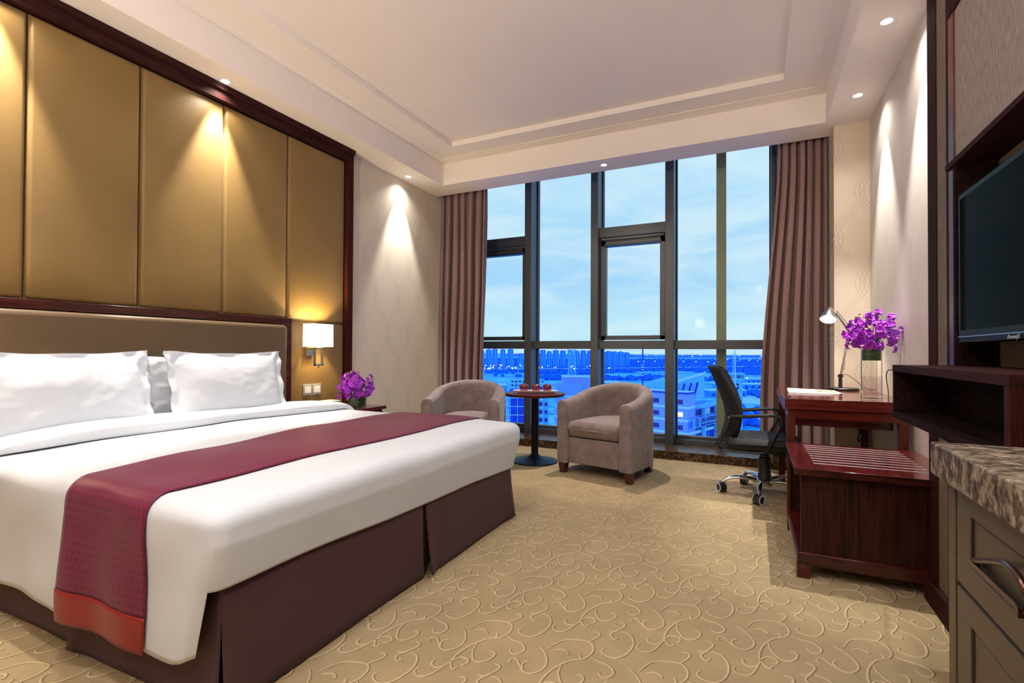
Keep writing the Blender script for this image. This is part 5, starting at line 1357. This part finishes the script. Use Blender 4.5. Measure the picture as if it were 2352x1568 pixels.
# ================================================================== LIGHTS
WARM = (1, .86, .70)
EX = [(16, 130, .9, 0), (95, 40, 1.0, 8)]; EW = [(18, 130, .9, 0)]
downlight('recessed downlight above the bed pillows, near the top left corner of the photo', -3.165, 1.03, 215, 50, .5, extra=EX, col=(1, .91, .80))
downlight('recessed downlight above the middle gold wall panel', -3.170, 2.165, 215, 50, .5, extra=EX, col=(1, .91, .80))
downlight('recessed downlight above the beige wallpaper left of the window', -3.190, 4.165, 210, 52, .6, extra=EW, col=(1, .96, .90))
downlight('recessed downlight over the middle of the window', -1.284, 4.692, 150, 60, .5, extra=[(60, 140, .9, 0)])
downlight('recessed downlight nearer the camera of the two on the right, beside the television wall', .655, 3.293, 210, 52, .6, extra=EW, col=(1, .96, .90))
downlight('recessed downlight farther from the camera of the two on the right, near the window', .661, 4.159, 210, 52, .6, extra=EW, col=(1, .96, .90))
def lamp(name, kind, loc, e, col, size=.1, rot=None, spot=None, blend=.5):
    ld = bpy.data.lights.new(name, kind); ld.energy = e; ld.color = col
    if kind in ('POINT', 'SPOT'): ld.shadow_soft_size = size
    if kind == 'AREA': ld.size = size
    if kind == 'SPOT': ld.spot_size = radians(spot); ld.spot_blend = blend
    o = bpy.data.objects.new(name, ld); COL.objects.link(o); o.location = loc
    if rot: o.rotation_euler = rot
    return o
lamp('sconce_bulb_light', 'POINT', (-3.155, 2.967, 1.19), 30, (1, .76, .38), .02)
lamp('assumed_far_sconce_light', 'POINT', (-3.15, .80, 1.18), 9, (1, .72, .38), .03)  # assumed unseen sconce beyond the left bed end, no fixture built
lamp('desk_lamp_light', 'SPOT', (.512, LY + .008, 1.315), 22, (1, .88, .70), .02, (radians(8), radians(-8), 0), 130, .6)
lamp('unseen_entry_fill', 'POINT', (.15, -.75, 2.45), 28, (1, .97, .94), .06)  # added general fill behind the camera, a guessed entry lamp without fixture
lamp('unseen_right_side_fill', 'SPOT', (.45, 1.55, 2.79), 95, (.98, .98, 1), .06, (0, radians(38), 0), 120, .8)  # added unseen spot that brightens the foot face of the bed
lamp('ceiling_fill_uplight', 'SPOT', (-1.1, -1.0, 1.75), 420, (1, .90, .81), .12, (radians(180 - 30), 0, 0), 150, .9)  # added unseen upward spot to brighten the ceiling, without any floor lamp
lamp('overhead_room_fill', 'SPOT', (-1.25, .35, 2.80), 105, (.95, .97, 1), .10, (radians(14), 0, 0), 118, .8)  # added unseen downward fill over the bed and floor
# ================================================================== SKY
w = bpy.data.worlds.new('dusk_sky'); S.world = w; w.use_nodes = True; nt = w.node_tree; nt.nodes.clear()
out = nt.nodes.new('ShaderNodeOutputWorld'); bg = nt.nodes.new('ShaderNodeBackground')
tc = nt.nodes.new('ShaderNodeTexCoord'); sp = nt.nodes.new('ShaderNodeSeparateXYZ'); L(nt, tc.outputs['Generated'], sp.inputs[0])
mp = nt.nodes.new('ShaderNodeMapping'); mp.inputs['Scale'].default_value = (2.2, 2.2, 9); mp.inputs['Rotation'].default_value = (0, .12, 0); L(nt, tc.outputs['Generated'], mp.inputs[0])
nz = noise_tex(nt, mp.outputs[0], 2.2, 6, .55, .4)
sky = ramp(nt, sp.outputs[2], [(0, (.52, .80, .98)), (.05, (.56, .84, 1.0)), (.14, (.40, .70, 1.0)), (.34, (.50, .78, 1.0)), (.48, (.20, .62, 1.5)), (1, (.10, .48, 1.6))])
cl = ramp(nt, nz, [(.42, (0, 0, 0)), (.66, (1, 1, 1))])
fade = math_node(nt, 'LESS_THAN', sp.outputs[2], .40)
mx = N(nt, 'ShaderNodeMix', data_type='RGBA'); L(nt, math_node(nt, 'MULTIPLY', math_node(nt, 'MULTIPLY', cl, .6), fade), mx.inputs[0]); L(nt, sky, mx.inputs[6]); mx.inputs[7].default_value = (.78, .93, 1.0, 1)
L(nt, mx.outputs[2], bg.inputs[0]); bg.inputs[1].default_value = 1.0; L(nt, bg.outputs[0], out.inputs[0])
# ================================================================== CAMERA
cam = bpy.data.cameras.new('camera'); co_ = bpy.data.objects.new('camera', cam); COL.objects.link(co_)
cam.lens = 36 * 1151.5 / 2352; cam.sensor_width = 36; cam.sensor_fit = 'HORIZONTAL'; cam.shift_y = 9.643 / 2352; cam.clip_start = .05; cam.clip_end = 30000
R_c = Vector((0.9016397538522712, 0.4324590030292968, 0.004996495984425411)); U_c = Vector((0.0006926724896249561, -0.012996870872947737, 0.9999152971888838)); F_c = Vector((-0.43248731134917456, 0.9015599214951929, 0.012018047909023381))
mt = Matrix((R_c, U_c, -F_c)).transposed().to_4x4(); mt.translation = (0, 0, 1.05)
co_.matrix_world = mt
S.camera = co_
S.view_settings.view_transform = 'Standard'; S.view_settings.look = 'None'; S.view_settings.gamma = 1; S.view_settings.exposure = 0; S.view_settings.use_curve_mapping = False
